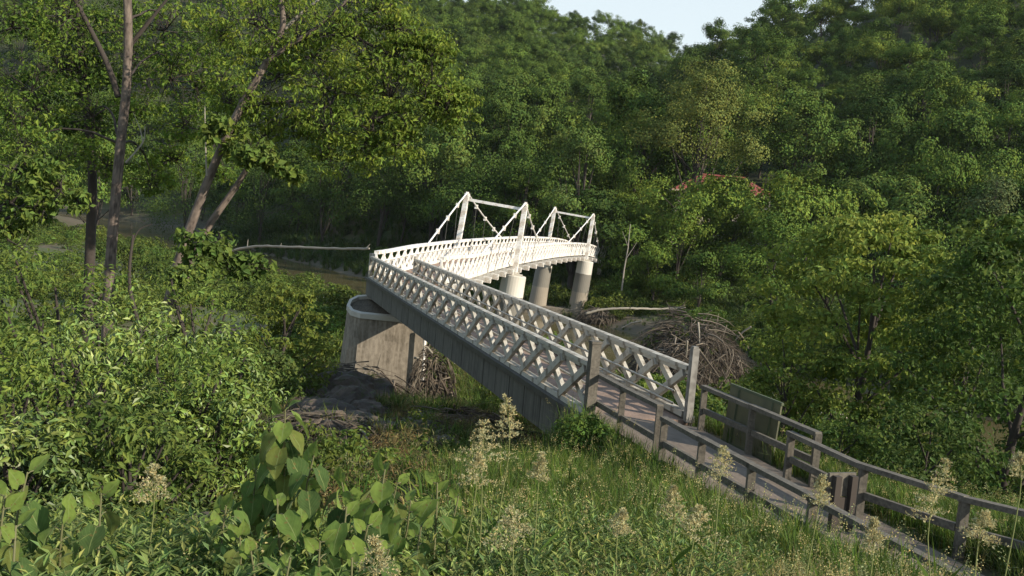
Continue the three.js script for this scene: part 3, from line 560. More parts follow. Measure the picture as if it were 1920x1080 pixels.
// low growth along the far bank and the flood plain
{
  const r = rng(808), m = treeModel(901, { h: 1.7, w: 2.4, clumps: 16, leaves: 26, size: 0.22, col: G.mid, col2: G.green, clear: 0.08, limbEvery: 9 });
  const spots = [];
  while (spots.length < 1500) {
    const d = 26 + r() * 130, a = -0.62 + r() * 1.24, x = a * d, s = riverSide(x, d); if (Math.abs(s) < 12.5 || s > 52) continue;
    if (s < 0 && (d < 34 && x > -4) ) continue;
    if (s < 0 && Math.hypot(x + 5.4, d - 47) < 6) continue;
    if (Math.hypot(x - 11.5, d - 63) < 5.5) continue;
    { const b = 960 + x / d * FOCAL; if (b > 1080 && b < 1300 && d > 96 && d < 106) continue; if (s < 0 && d < 47 && b > 530 && b < 1000 && r() < 0.95) continue; }
    const p = pathDist(x, d); if (p.s < 0.5 && p.s > -34 && Math.abs(p.q) < 4) continue;
    if (fbm(x / 9, d / 9, 77, 3) < (s < 0 ? 0.5 : 0.42)) continue;
    spots.push([x, d]);
  }
  const im = new THREE.InstancedMesh(m.crown, leafMat, spots.length), M = new THREE.Matrix4(), q = new THREE.Quaternion(), c = new THREE.Color(); im.name = 'undergrowth';
  spots.forEach(([x, d], i) => { const k = 0.5 + r() * 0.9; im.setMatrixAt(i, M.compose(V(x, ground(x, d) - 0.1, -d), q.setFromAxisAngle(V(0, 1, 0), r() * 6.3), V(k, k * (0.7 + r() * 0.5), k))); const b = 0.6 + r() * 0.7; im.setColorAt(i, c.setRGB(b * (0.9 + r() * 0.35), b, b * 0.9)); });
  im.castShadow = im.receiveShadow = true; scene.add(im);
  tag(im, 'low green undergrowth of weeds and brush along both river banks', 'undergrowth', null, 'stuff');
}
// ---------------------------------------------------------------- trees and shrubs of the near bank
{
  const put = (name, label, x, y, d, w, o, mat, wood) => { const b = spot(x, d), h = heightTo(x, y, d, b.y) * 1.03; return plantTree(name, label, treeModel(o.seed, { h, w, ...o }), b, [1, 1], 0, mat, wood); };
  put('maple_tree', 'large leafy tree with a top coloured lime green as if sunlit and layered boughs right of the debris pile', 1612, 398, 30, 6.6, { seed: 31, col: [0.078, 0.112, 0.024], col2: [0.17, 0.19, 0.045], clumps: 170, leaves: 120, size: 0.17, clumpAbs: 0.56, flatClump: 0.5, clear: 0.04, limbEvery: 11, shape: 'round', sunlitTop: 0.6 }, leafMat, darkBark);
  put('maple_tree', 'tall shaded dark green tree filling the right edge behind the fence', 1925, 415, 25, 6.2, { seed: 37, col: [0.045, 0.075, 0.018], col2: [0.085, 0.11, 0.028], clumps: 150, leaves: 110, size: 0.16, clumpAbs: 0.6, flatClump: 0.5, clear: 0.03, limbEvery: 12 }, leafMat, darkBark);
  put('shrub', 'leafy green shrub behind the green board at the foot of the sunlit lime topped tree', 1490, 640, 28, 2.6, { seed: 41, col: G.green, col2: G.lime, clumps: 34, leaves: 90, size: 0.13, clear: 0.05 }, leafMat, darkBark);
  put('shrub', 'dark green shrub beyond the bend of the right fence', 1760, 770, 20, 2.6, { seed: 43, col: G.dark, col2: G.green, clumps: 30, leaves: 90, size: 0.11, clear: 0.03 }, leafMat, darkBark);
  put('shrub', 'low green shrub between the green board and the low dark sign', 1610, 790, 21, 1.8, { seed: 47, col: G.mid, col2: G.green, clumps: 24, leaves: 80, size: 0.1, clear: 0.03 }, leafMat, darkBark);
  put('shrub', 'yellow green shrub with feathery boughs left of the leaning pier', 545, 535, 36, 2.9, { seed: 53, col: [0.085, 0.105, 0.022], col2: [0.125, 0.135, 0.03], clumps: 44, leaves: 90, size: 0.16, flatClump: 0.45, clear: 0.06 }, leafMat, darkBark);
  put('shrub', 'olive green shrub below the yellow green one beside the leaning pier', 520, 665, 33, 2.2, { seed: 59, col: G.mid, col2: G.olive, clumps: 36, leaves: 80, size: 0.14, clear: 0.04 }, leafMat, darkBark);
  put('shrub', 'small bright bush growing at the end of the ramp girder', 1125, 792, 18.5, 1.0, { seed: 61, col: [0.05, 0.088, 0.018], col2: [0.09, 0.125, 0.028], clumps: 24, leaves: 90, size: 0.075, clear: 0.03, clumpR: 0.2 }, leafMat, darkBark);
  const sh = [
    [70, 455, 13, 2.7, 'tall willow shrub at the left edge beneath the upright trunk'], [235, 545, 13, 2.3, 'willow shrub in front of the foot of the upright trunk'],
    [365, 500, 15, 2.3, 'willow shrub at the foot of the leaning forked trunk'], [425, 620, 13, 1.6, 'willow shrub at the right end of the left thicket'],
    [345, 640, 11.2, 2.0, 'willow shrub in the middle of the left thicket'], [150, 610, 10.8, 2.1, 'willow shrub in the left thicket below the thin dark sapling'],
    [20, 640, 10, 1.7, 'willow shrub cut by the left edge halfway up'], [415, 715, 11, 1.3, 'low willow shrub hanging over the brown boulder'],
    [255, 770, 9.4, 1.5, 'low shaded willow shrub left of the brown boulder'], [70, 800, 8.8, 1.3, 'lowest willow shrub at the left edge above the pale slab'],
  ];
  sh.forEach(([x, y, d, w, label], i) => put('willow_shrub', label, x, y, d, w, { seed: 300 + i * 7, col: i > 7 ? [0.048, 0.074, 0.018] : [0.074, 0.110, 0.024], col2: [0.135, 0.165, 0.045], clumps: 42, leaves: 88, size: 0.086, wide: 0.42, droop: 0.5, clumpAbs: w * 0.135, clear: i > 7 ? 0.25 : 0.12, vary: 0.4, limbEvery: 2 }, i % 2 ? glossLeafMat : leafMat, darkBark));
}
// the two tall trees on the left, limb by limb
function limb(parent, name, pts, r0, r1, mat, d) { const P = pts.map(([x, y, q]) => at(x, y, q ?? d)), c = new THREE.CatmullRomCurve3(P).getPoints(pts.length * 4); c.forEach((p) => p.sub(parent.position)); return mesh(name, tube(c, (t) => lerp(r0, r1, t), 9), mat, parent); }
function sprays(parent, list, d, o, r) {                       // leafy boughs: [bearing, height, radius in px, distance], joined to the wood at the nearest anchor
  const L = new Leaves(), twigs = [], anchors = (o.from ?? []).map(([x, y]) => at(x, y, d).sub(parent.position));
  for (const [x, y, px, q] of list) {
    const D = q ?? d, c = at(x, y, D).sub(parent.position), R = px * D / FOCAL;
    if (anchors.length) { const n = anchors.reduce((m, p) => (p.distanceTo(c) + Math.max(0, p.y - c.y) * 0.6 < m.distanceTo(c) + Math.max(0, m.y - c.y) * 0.6 ? p : m)); if (n.distanceTo(c) < 2.1) { const P = bendy(n, c, 7, R * 0.14, r); P.forEach((p, i) => { p.y += Math.sin(i / 7 * Math.PI) * 0.14 * n.distanceTo(c); }); twigs.push(tube(P, (t) => 0.03 * (1 - t * 0.7), 5)); } }
    for (let k = 0; k < (o.sub ?? 16); k++) {
      const e = randDir(r), f = Math.pow(r(), 0.45), cc = c.clone().add(V(e.x * R * f, e.y * R * f * 0.9, e.z * R * f)), cr = R * (0.2 + r() * 0.3);
      crownLeaves(L, cc, V(cr * 1.5, cr * (0.4 + r() * 0.5), cr * 1.5), Math.round(o.n * (0.3 + r() * 1.3)), o.size * (0.8 + r() * 0.4), mix3(o.col, o.col2, r() * r()), r, { shell: 0.55, ...o });
      const b = bendy(c.clone().add(V(0, -R * 0.2, 0)), cc, 4, R * 0.10, r); twigs.push(tube(b, (t) => 0.014 * (1 - t * 0.75), 4));
      for (let m = 0; m < 2; m++) { const g = b[2 + m]; twigs.push(tube([g, g.clone().add(randDir(r).multiplyScalar(cr * 0.7)), g.clone().add(randDir(r).multiplyScalar(cr * 1.2))], [0.007, 0.005, 0.003], 3)); }
    }
  }
  mesh('crown', L.geo(), o.mat, parent); mesh('twigs', merged(twigs), darkBark, parent);
}
{
  const r = rng(4242);
  const A = thing('tall_tree', 'tall upright tree with a reddish brown trunk and a side limb at the left', 'tree', spot(203, 19));
  limb(A, 'trunk', [[200, 640], [204, 540], [214, 400], [226, 270], [238, 150], [240, 40], [234, -90]], 0.11, 0.075, bark, 19);
  limb(A, 'branch', [[222, 182], [203, 125], [172, 60], [135, -10], [100, -70]], 0.06, 0.03, darkBark, 19);
  limb(A, 'branch', [[236, 305], [255, 284], [270, 262], [272, 236]], 0.022, 0.006, paleBark, 18.8);
  limb(A, 'branch', [[268, 266], [262, 240], [250, 212]], 0.012, 0.004, paleBark, 18.8);
  limb(A, 'branch', [[240, 90], [280, 40], [320, -10]], 0.05, 0.02, darkBark, 19.3);
  sprays(A, [[25, 30, 110, 21], [130, 15, 100], [310, 35, 110, 20], [60, 150, 105, 20], [175, 205, 70, 20.5], [320, 130, 95, 21], [400, 50, 100, 21], [50, 265, 85, 19], [345, 225, 70, 21], [120, 290, 60, 20.5], [285, 330, 45, 21], [20, -60, 110], [220, -60, 110, 20], [110, 110, 90, 22], [250, 90, 90, 22], [370, 150, 80, 22], [250, 190, 70, 22], [20, 200, 80, 21], [420, 130, 70, 22.5], [330, 290, 55, 22], [200, 300, 50, 22], [410, 320, 50, 22], [30, 330, 60, 21]], 19, { from: [[236, 150], [240, 40], [204, 125], [172, 60], [226, 270], [135, -10]], n: 42, size: 0.095, wide: 0.5, col: [0.078, 0.118, 0.021], col2: [0.15, 0.19, 0.038], droop: 0.45, mat: leafMat }, r);
  const C = thing('tall_tree', 'dark slender tree standing behind the upright reddish trunk', 'tree', spot(165, 22.5));
  limb(C, 'trunk', [[160, 640], [165, 560], [170, 440], [173, 320], [160, 180], [150, 60], [146, -80]], 0.135, 0.07, darkBark, 22.5);
  sprays(C, [[150, 100, 80], [90, 60, 80], [210, 40, 70], [170, 235, 50], [190, 140, 60], [70, 190, 70], [120, 20, 80]], 22.8, { from: [[173, 320], [160, 180], [150, 60]], n: 60, size: 0.10, wide: 0.55, col: [0.038, 0.062, 0.016], col2: [0.07, 0.1, 0.024], mat: leafMat }, r);
  const B = thing('leaning_tree', 'leaning tree with two pale trunks that fork and lean right over the thicket', 'tree', spot(325, 17.5));
  limb(B, 'trunk', [[315, 570], [338, 480], [372, 385], [412, 285], [452, 200], [492, 130], [520, 72]], 0.092, 0.055, bark, 17.5);
  limb(B, 'trunk', [[342, 540], [362, 478], [395, 418], [432, 365], [462, 318], [490, 262]], 0.08, 0.042, bark, 18.1);
  limb(B, 'branch', [[516, 82], [530, 50], [527, 0], [518, -60]], 0.06, 0.04, bark, 17.5);
  limb(B, 'branch', [[500, 116], [540, 86], [580, 62], [640, 10], [690, -40]], 0.045, 0.022, bark, 17.4);
  limb(B, 'branch', [[528, 60], [565, 25], [610, -10]], 0.035, 0.02, paleBark, 17.7);
  limb(B, 'branch', [[580, 62], [660, 70], [740, 110], [810, 160]], 0.035, 0.012, darkBark, 17.6);
  limb(B, 'branch', [[450, 205], [540, 190], [620, 200], [700, 225]], 0.03, 0.012, darkBark, 17.8);
  limb(B, 'branch', [[388, 330], [386, 290], [384, 200]], 0.018, 0.008, paleBark, 17.3);
  sprays(B, [[480, 30, 80], [560, 60, 90], [640, 40, 100], [705, 95, 95], [610, 145, 95], [735, 165, 90], [800, 150, 65], [838, 205, 55], [690, 225, 85], [610, 225, 75], [745, 262, 52], [548, 225, 65], [475, 180, 55], [440, 268, 42], [870, 200, 32], [780, 75, 65], [700, 10, 90], [770, 225, 60], [810, 100, 40], [520, 130, 80, 19], [590, 90, 80, 19], [660, 160, 80, 19.5], [540, 20, 80, 19], [760, 130, 70, 19], [820, 185, 45], [690, 290, 45], [620, 285, 45], [420, 60, 70, 19], [740, 40, 70], [430, 180, 55, 19.5], [500, 240, 50, 19]], 17.6, { from: [[492, 130], [520, 72], [527, 0], [540, 86], [580, 62], [640, 10], [660, 70], [740, 110], [810, 160], [540, 190], [620, 200], [700, 225], [452, 200], [412, 285]], n: 46, size: 0.086, wide: 0.46, col: [0.092, 0.128, 0.022], col2: [0.19, 0.215, 0.04], droop: 0.9, mat: leafMat }, r);
  sprays(B, [[480, 280, 36, 17], [520, 305, 30, 17], [560, 322, 20, 17], [440, 290, 30, 17], [410, 245, 30]], 17, { n: 42, size: 0.13, wide: 0.6, col: [0.075, 0.105, 0.024], col2: [0.14, 0.165, 0.045], droop: 0.35, flatClump: 0.3, mat: leafMat, sub: 7 }, r);
  const S = thing('sapling', 'broad leaved sapling reaching in from the left edge at mid height', 'tree', spot(-60, 11.5));
  limb(S, 'trunk', [[-60, 700], [-50, 560], [-30, 460], [10, 380]], 0.05, 0.02, darkBark, 11.5);
  limb(S, 'branch', [[-10, 420], [50, 395], [115, 380]], 0.02, 0.008, darkBark, 11.4);
  sprays(S, [[20, 370, 50], [70, 395, 42], [115, 345, 40], [145, 375, 24], [15, 440, 50], [30, 310, 40], [85, 325, 36]], 11.4, { n: 34, size: 0.085, wide: 0.5, col: [0.075, 0.108, 0.025], col2: [0.13, 0.16, 0.04], droop: 0.5, mat: leafMat, sub: 8 }, r);
  const D = thing('bare_sapling', 'thin dark bare stem leaning among the shrubs between the two trunks', 'sapling', spot(250, 14));
  limb(D, 'stem', [[262, 640], [255, 590], [244, 545], [243, 500], [250, 440]], 0.035, 0.018, darkBark, 14);
  limb(D, 'twig', [[246, 460], [262, 430], [285, 420]], 0.012, 0.005, darkBark, 14);
  sprays(B, [[385, 460, 45, 16], [350, 510, 45, 16], [430, 490, 40, 16.5], [480, 500, 30, 16.5]], 16, { n: 40, size: 0.12, wide: 0.65, col: [0.06, 0.092, 0.022], col2: [0.10, 0.13, 0.035], droop: 0.4, mat: leafMat, sub: 8 }, r);
}
// ---------------------------------------------------------------- driftwood, debris and rocks
function log(name, label, pts, r0, r1, stubs, mat) {
  const p0 = at(...pts[0]), t = thing(name, label, 'driftwood log', V(p0.x, p0.y, p0.z));
  const c = new THREE.CatmullRomCurve3(pts.map((q) => at(...q).sub(p0))), P = c.getPoints(30), r = rng(label.length); P.forEach((p, i) => { if (i % 2) p.y += (r() - 0.5) * r0 * 0.6; });
  mesh('trunk', tube(P, (k) => lerp(r0, r1, k) * (0.9 + 0.2 * Math.sin(k * 31) ** 2), 8), mat, t);
  for (const [u, dx, dy] of stubs) { const a = c.getPoint(u); mesh('stub', tube([a, a.clone().add(V(dx, dy, 0.2))], [r0 * 0.5, r0 * 0.2], 5), mat, t); }
}
log('driftwood_log', 'long thin pale log lying left of the white span beyond the river', [[418, 474, 140], [470, 463, 138], [540, 463, 134], [620, 466, 130], [692, 466, 124]], 0.18, 0.15, [[0.22, 0.1, 1.1], [0.45, 0.2, 0.5], [0.98, 0.5, 0.6]], paleBark);
log('driftwood_log', 'long thin pale log lying right of the far piers', [[1098, 588, 104], [1125, 581, 104], [1180, 578, 104], [1230, 579, 105], [1285, 577, 106]], 0.13, 0.09, [[0.5, 0.15, 0.12]], paleBark);
log('driftwood_log', 'short grey log stranded behind the far pier footing', [[1020, 552, 122], [1060, 560, 121], [1098, 566, 120]], 0.2, 0.15, [[0.6, 0.3, 0.4]], greyWood);
{
  const a = at(1163, 566, 113), t = thing('dead_tree', 'slender pale dead tree leaning on the far bank right of the far pier', 'tree', V(a.x, gAt(a.x, a.z), a.z)), top = at(1182, 420, 113).sub(t.position);
  mesh('trunk', tube(bendy(V(0, -0.3, 0), top, 8, 0.25, rng(3)), (k) => 0.13 * (1 - k * 0.75), 7), paleBark, t);
  mesh('branch', tube([top.clone().multiplyScalar(0.6), top.clone().multiplyScalar(0.75).add(V(1.0, 0.5, 0.2))], [0.05, 0.015], 5), paleBark, t);
  mesh('branch', tube([top.clone().multiplyScalar(0.75), top.clone().multiplyScalar(0.85).add(V(-0.8, 0.6, 0.3))], [0.04, 0.012], 5), paleBark, t);
}
const underRamp0 = (x, d) => { const p = pathDist(x, d); return p.s <= 0.2 && p.s > -32 && Math.abs(p.q) < 1.6; };
function rockGeo(seed, sx, sy, sz) {
  const g = new THREE.IcosahedronGeometry(1, 8), p = g.attributes.position, uv = g.attributes.uv, v = V(0, 0, 0), r = rng(seed), cuts = Array.from({ length: 7 }, () => [randDir(r), 0.62 + r() * 0.3]);
  for (let i = 0; i < p.count; i++) { v.fromBufferAttribute(p, i); let k = 1; for (const [n, h] of cuts) { const q = v.dot(n); if (q > h) k = Math.min(k, h / q); } k *= 0.72 + 0.5 * fbm(v.x * 2.6 + seed + v.z * 0.9, v.y * 3.1 - v.z * 2.3, seed, 6); p.setXYZ(i, v.x * k * sx, v.y * k * sy, v.z * k * sz); uv.setXY(i, v.x * sx * 0.5 + v.y * 0.4, v.z * sz * 0.5 + v.y * 0.3); }
  g.computeVertexNormals(); return g;
}
function heap(name, label, c, rx, ry, rz, n, len, seed, o = {}) {
  const t = thing(name, label, 'debris heap', c), r = rng(seed), sets = [[], [], []];
  const core = rockGeo(seed, rx * 0.72, ry * 0.74, rz * 0.72); mesh('core', core, std({ color: new THREE.Color(0.075, 0.058, 0.042), roughness: 1, bumpMap: bumpTex, bumpScale: 0.1 }), t);
  for (let i = 0; i < n; i++) {
    const a = r() * Math.PI * 2, e = Math.pow(r(), 0.7) * 1.45, P = []; let ang = a, el = Math.PI / 2 - e; const thick = 0.35 + r() * r() * 1.3, L = len * (0.4 + r()), k0 = (0.62 + 0.62 * fbm(Math.cos(a) * 1.6 + 5, Math.sin(a) * 1.6 + e * 1.4, seed, 3)) * (0.9 + r() * 0.16);
    const tw = (r() - 0.5) * 2.0;
    for (let j = 0; j <= 4; j++) { const f = j / 4, E2 = el - f * L / ry * 0.9, A2 = ang + f * tw * 0.5, k = k0 + f * 0.1; P.push(V(Math.cos(A2) * Math.cos(Math.max(E2, 0.02)) * rx * k, Math.max(Math.sin(Math.max(E2, 0)) * ry * k - Math.max(0, -E2) * ry * 0.9, -ry * 0.3), Math.sin(A2) * Math.cos(Math.max(E2, 0.02)) * rz * k)); }
    if (r() < 0.2) { const u = P[1].clone(), n = V(u.x / rx / rx, u.y / ry / ry, u.z / rz / rz).normalize(), tg = randDir(r); tg.addScaledVector(n, -tg.dot(n) * 0.85).normalize(); P.length = 0; for (let j = 0; j < 4; j++) P.push(u.clone().addScaledVector(n, 0.03 * ry - j * j * 0.012 * L).addScaledVector(tg, (j - 1.5) * L * 0.2).add(V(0, (r() - 0.5) * 0.06, 0))); } else if (r() < 0.05) { const s = P[0].clone().multiplyScalar(1.03), dir = randDir(r); dir.y = Math.abs(dir.y) * 0.6; P.length = 0; for (let j = 0; j < 4; j++) P.push(s.clone().addScaledVector(dir, j * L * 0.22).add(V(0, -j * j * 0.02, 0))); }
    sets[Math.floor(r() * 3)].push(tube(P, (k) => (o.r ?? 0.035) * thick * (1.3 - k), 4));
  }
  sets.forEach((s, k) => s.length && tag(mesh('sticks', merged(s), driftMat[k], t), null, null, null, 'stuff'));
  if (o.sprigs) { const L = new Leaves(); for (let i = 0; i < o.sprigs; i++) { const a = r() * 6.28, e = 0.3 + r() * 1.1; crownLeaves(L, V(Math.cos(a) * Math.cos(e) * rx * 0.85, Math.sin(e) * ry * 0.85, Math.sin(a) * Math.cos(e) * rz * 0.85), V(rx, ry, rz).multiplyScalar(0.14), 60, ry * 0.04, [0.085, 0.105, 0.03], r); } tag(mesh('sprigs', L.geo(), leafMat, t), null, null, null, 'stuff'); }
  for (let i = 0; i < (o.logs ?? 3); i++) { const a = randDir(r), s = V(a.x * rx * 0.8, ry * (0.5 + r() * 0.5), Math.abs(a.z) * rz * 0.9), d = randDir(r).add(V(0, -0.6, 0.2)).normalize().multiplyScalar(len * 0.4); mesh('branch', tube([s, s.clone().addScaledVector(d, 0.5).add(V(0, 0.1, 0)), s.clone().add(d)], [(o.r ?? 0.035) * 2, (o.r ?? 0.035) * 1.7, (o.r ?? 0.035)], 6), i % 2 ? paleBark : driftMat[2], t); }
  return t;
}
const heapAt = (x, y, d) => { const p = at(x, y, d); return p; };
heap('driftwood_pile', 'huge mound of flood driftwood and roots piled up behind the ramp railing', V(11.2, gAt(11.2, -62) + 0.1, -62), 4.7, 6.3, 3.2, 2800, 3.4, 5, { r: 0.03, logs: 14, sprigs: 9 });
heap('driftwood_pile', 'flood debris hanging over rocks in front of the leaning pier', V(-5.9, gAt(-5.9, -41) - 0.5, -41), 2.9, 2.2, 1.7, 480, 1.6, 8, { r: 0.03, logs: 5, sprigs: 8 });
heap('driftwood_pile', 'pale splintered driftwood jammed between the leaning pier and the ramp', V(-3.2, gAt(-3.2, -44.0) - 0.3, -44.0), 1.1, 3.2, 1.1, 700, 1.3, 12, { r: 0.03, logs: 6 });
heap('driftwood_pile', 'brown driftwood stuck beside the far pier footing', V(9.6, gAt(9.6, -107), -107), 2.6, 1.7, 1.8, 300, 1.8, 16, { r: 0.045, logs: 3 });
heap('driftwood_pile', 'flattened brown brush on the grass under the middle of the ramp', V(-1.5, gAt(-1.5, -33) - 0.1, -33), 2.0, 0.7, 1.5, 340, 1.4, 21, { r: 0.022, logs: 2 });
heap('driftwood_pile', 'dry grey brush lying across the dark rocks below the pier', V(-5.2, gAt(-5.2, -34) - 0.1, -34), 1.6, 0.6, 1.2, 260, 1.3, 27, { r: 0.02, logs: 3 });
heap('driftwood_pile', 'withered brown brush on the bare slope behind the broad leaved plants', V(-4.2, gAt(-4.2, -24) - 0.1, -24), 1.5, 0.5, 1.1, 300, 1.1, 31, { r: 0.015, logs: 2, sprigs: 4 });
heap('driftwood_pile', 'dry brush tangle under the middle of the ramp girder', V(-2.6, gAt(-2.6, -29) - 0.1, -29), 1.5, 0.6, 1.2, 300, 1.2, 33, { r: 0.017, logs: 2, sprigs: 4 });
heap('driftwood_pile', 'small brown brush tangle beside the dark ground below the ramp', V(0.7, gAt(0.7, -26) - 0.1, -26), 1.3, 0.6, 1.0, 260, 1.1, 23, { r: 0.016, logs: 1 });
[[600, 770, 38, 1.5, 1.3, 'dark jagged boulder left of the debris before the leaning pier'], [668, 740, 38.5, 2.0, 1.7, 'large dark boulder under the nose of the leaning pier'], [620, 830, 32, 1.3, 0.75, 'dark flat boulder with a brown edge below the debris'], [660, 870, 28, 1.0, 0.5, 'low brown rock on the slope above the broad leaves'],
 [565, 800, 36, 1.2, 0.8, 'dark rock in shade at the right end of the left thicket'], [870, 950, 13.5, 0.55, 0.28, 'small grey rock in the grass right of the broad leaves'], [400, 920, 8.6, 0.62, 0.55, 'rounded brown mossy boulder between the shrubs and broad leaves'], [85, 945, 7.6, 0.36, 0.2, 'pale pinkish slab of rock at the lower left'],
 [1560, 690, 62, 1.6, 1.0, 'pale rock on the river bank behind the sunlit lime topped tree'], [1105, 607, 108, 1.2, 0.8, 'grey block of rock at the right end of the far pier footing'], [780, 835, 27, 0.8, 0.5, 'brown stone half sunk in the grass below the ramp'], [690, 800, 33, 0.9, 0.7, 'dark cracked rock at the near edge of the debris before the pier'], [555, 740, 40, 1.5, 1.3, 'dark rock just right of the left thicket below the shrubs'], [640, 795, 34, 1.2, 1.0, 'middle one of the dark rocks below the leaning pier'], [740, 850, 25, 0.5, 0.3, 'small brown stone in the weeds below the ramp'], [590, 880, 25, 0.9, 0.5, 'brown earthy rock behind the tallest broad leaves'],
 [430, 545, 62, 1.5, 1.0, 'grey rock at the water edge behind the left thicket']]
  .forEach(([x, y, d, w, h, label], i) => { const p = at(x, y, d); p.y = Math.max(gAt(p.x, p.z), 2.3); const t = thing('boulder', label, 'rock', p, i * 1.7); mesh('stone', rockGeo(60 + i * 9, w, h, w * 0.85), label.includes('pale') ? std({ color: new THREE.Color(0.34, 0.27, 0.25), roughness: 0.95, bumpMap: bumpTex, bumpScale: 0.02 }) : rockMat, t); });
{
  const r = rng(2024), geos = [0, 1, 2, 3].map((k) => rockGeo(400 + k * 31, 1, 0.7, 0.85));
  for (let i = 0; i < 70; i++) {
    const d = 22 + r() * 21, b = 560 + r() * (d > 34 ? 230 : 330), x = (b - 960) / FOCAL * d, k = 0.18 + r() * r() * 0.75; if (underRamp0(x, d)) continue;
    const t = thing('stone', 'dark broken stone among the rubble on the slope below the leaning pier', 'stone', V(x, ground(x, d) + k * 0.1, -d), r() * 6.3, 'dark stones on the slope below the leaning pier'); mesh('stone', geos[i % 4], rockMat, t).scale.setScalar(k);
  }
}
// ---------------------------------------------------------------- the house with the red roof
{
  const c = at(1352, 360, 150), by = gAt(c.x, c.z), ey = c.y - 0.2, t = thing('house', 'house with a red hipped roof half hidden by trees on the right slope', 'house', V(c.x, by, c.z), -0.06), H = ey - by, l = 7.5, w = 3.7, rh = 2.5;
  const render = std({ color: new THREE.Color(0.42, 0.38, 0.32), roughness: 0.9 });
  mesh('wall', box(2 * l - 1.4, H + 2, 2 * w - 1.4, 0, H / 2 - 1, 0), render, t);
  const e = [V(-l, H, w), V(l, H, w), V(l, H, -w), V(-l, H, -w)], a = V(-l + 4.2, H + rh, 0), b = V(l - 4.2, H + rh, 0), pos = [], uv = [], tri = (...q) => q.forEach((p) => { pos.push(p.x, p.y, p.z); uv.push(p.x / 2, (p.y + p.z) / 2); });
  tri(e[0], e[1], b); tri(e[0], b, a); tri(e[1], e[2], b); tri(e[2], e[3], a); tri(e[2], a, b); tri(e[3], e[0], a);
  const g = new THREE.BufferGeometry(); g.setAttribute('position', new THREE.Float32BufferAttribute(pos, 3)); g.setAttribute('uv', new THREE.Float32BufferAttribute(uv, 2)); g.computeVertexNormals();
  const red = roofRed.clone(); red.side = THREE.DoubleSide; const roof = mesh('roof', g, red, t);
  mesh('eave', box(2 * l + 0.1, 0.25, 2 * w + 0.1, 0, H - 0.14, 0), std({ color: new THREE.Color(0.5, 0.42, 0.32), roughness: 0.8 }), t);
  mesh('ridge_tiles', tube([a.clone().add(V(0, 0.05, 0)), b.clone().add(V(0, 0.05, 0))], 0.16, 6), red, roof);
  const glass = std({ color: new THREE.Color(0.03, 0.035, 0.04), roughness: 0.1 });
  for (const x of [-4.8, -1.7, 1.7, 4.8]) { const f = mesh('window', box(1.7, 1.4, 0.1, x, H - 1.7, w - 0.68), render, t); mesh('pane', box(1.4, 1.1, 0.06, x, H - 1.7, w - 0.62), glass, f); }
}
// ---------------------------------------------------------------- grass and herbs of the near slope
function tuftGeo(seed, n, h, lean, wid, cols, head) {
  const r = rng(seed), L = new Leaves();
  for (let i = 0; i < n; i++) {
    const a = r() * 6.283, q = r() * 0.16, hh = h * (0.55 + r() * 0.6), ln = lean * (0.3 + r()), c = tint(cols[Math.floor(r() * cols.length)], r, 0.25), o = V(Math.cos(a) * q, -0.03, Math.sin(a) * q), dx = Math.cos(a + r() - 0.5), dz = Math.sin(a + r() - 0.5);
    const w = wid * (0.7 + r() * 0.6), sx = -dz * w / 2, sz = dx * w / 2, m = V(o.x + dx * ln * hh * 0.3, hh * 0.55, o.z + dz * ln * hh * 0.3), e = V(o.x + dx * ln * hh, hh * (1 - ln * 0.35), o.z + dz * ln * hh);
    for (const p of [[o.x - sx, o.y, o.z - sz], [o.x + sx, o.y, o.z + sz], [m.x + sx, m.y, m.z + sz], [o.x - sx, o.y, o.z - sz], [m.x + sx, m.y, m.z + sz], [m.x - sx, m.y, m.z - sz], [m.x - sx, m.y, m.z - sz], [m.x + sx, m.y, m.z + sz], [e.x, e.y, e.z]]) { L.p.push(...p); L.c.push(...c); }
    if (head && r() < head) for (let k = 0; k < 22; k++) { const f = r(), p = m.clone().lerp(e, 0.55 + f * 0.5).add(V((r() - 0.5) * 0.07 * (1.2 - f), (r() - 0.3) * 0.06, (r() - 0.5) * 0.07 * (1.2 - f))); const d = randDir(r).add(V(0, 0.5, 0)).normalize(); L.add(p, d, randDir(r), 0.02, 0.010, tint([0.30, 0.26, 0.17], r, 0.35)); }
  }
  return L.geo();
}
function scatter(name, label, category, geos, count, pick, mat, seed, s0, s1) {
  const r = rng(seed), root = new THREE.Group(); root.name = numbered(name); scene.add(root); tag(root, label, category, null, 'stuff');
  const M = new THREE.Matrix4(), q = new THREE.Quaternion(), c = new THREE.Color(), lists = geos.map(() => []);
  for (let i = 0, tries = 0; i < count && tries < count * 40; tries++) { const p = pick(r); if (!p) continue; lists[Math.floor(r() * geos.length)].push(p); i++; }
  geos.forEach((g, k) => {
    const im = new THREE.InstancedMesh(g, mat, lists[k].length); im.name = 'tufts'; im.userData.kind = 'stuff'; im.castShadow = im.receiveShadow = true;
    lists[k].forEach(([x, d, sc = 1], i) => { const s = lerp(s0, s1, r()) * sc; im.setMatrixAt(i, M.compose(V(x, ground(x, d), -d), q.setFromEuler(new THREE.Euler((r() - 0.5) * 0.25, r() * 6.28, (r() - 0.5) * 0.25)), V(s, s, s))); const b = 0.65 + r() * 0.65; im.setColorAt(i, c.setRGB(b * (0.85 + r() * 0.35), b, b * 0.9)); });
    root.add(im);
  });
}
const bearing = (x, d) => 960 + x / d * FOCAL;
const onPath = (x, d, m = 1.25) => { const p = pathDist(x, d); return p.s > -0.3 && Math.abs(p.q) < m; };
const underRamp = (x, d) => { const p = pathDist(x, d); return p.s <= 0.2 && p.s > -32 && Math.abs(p.q) < 1.3; };
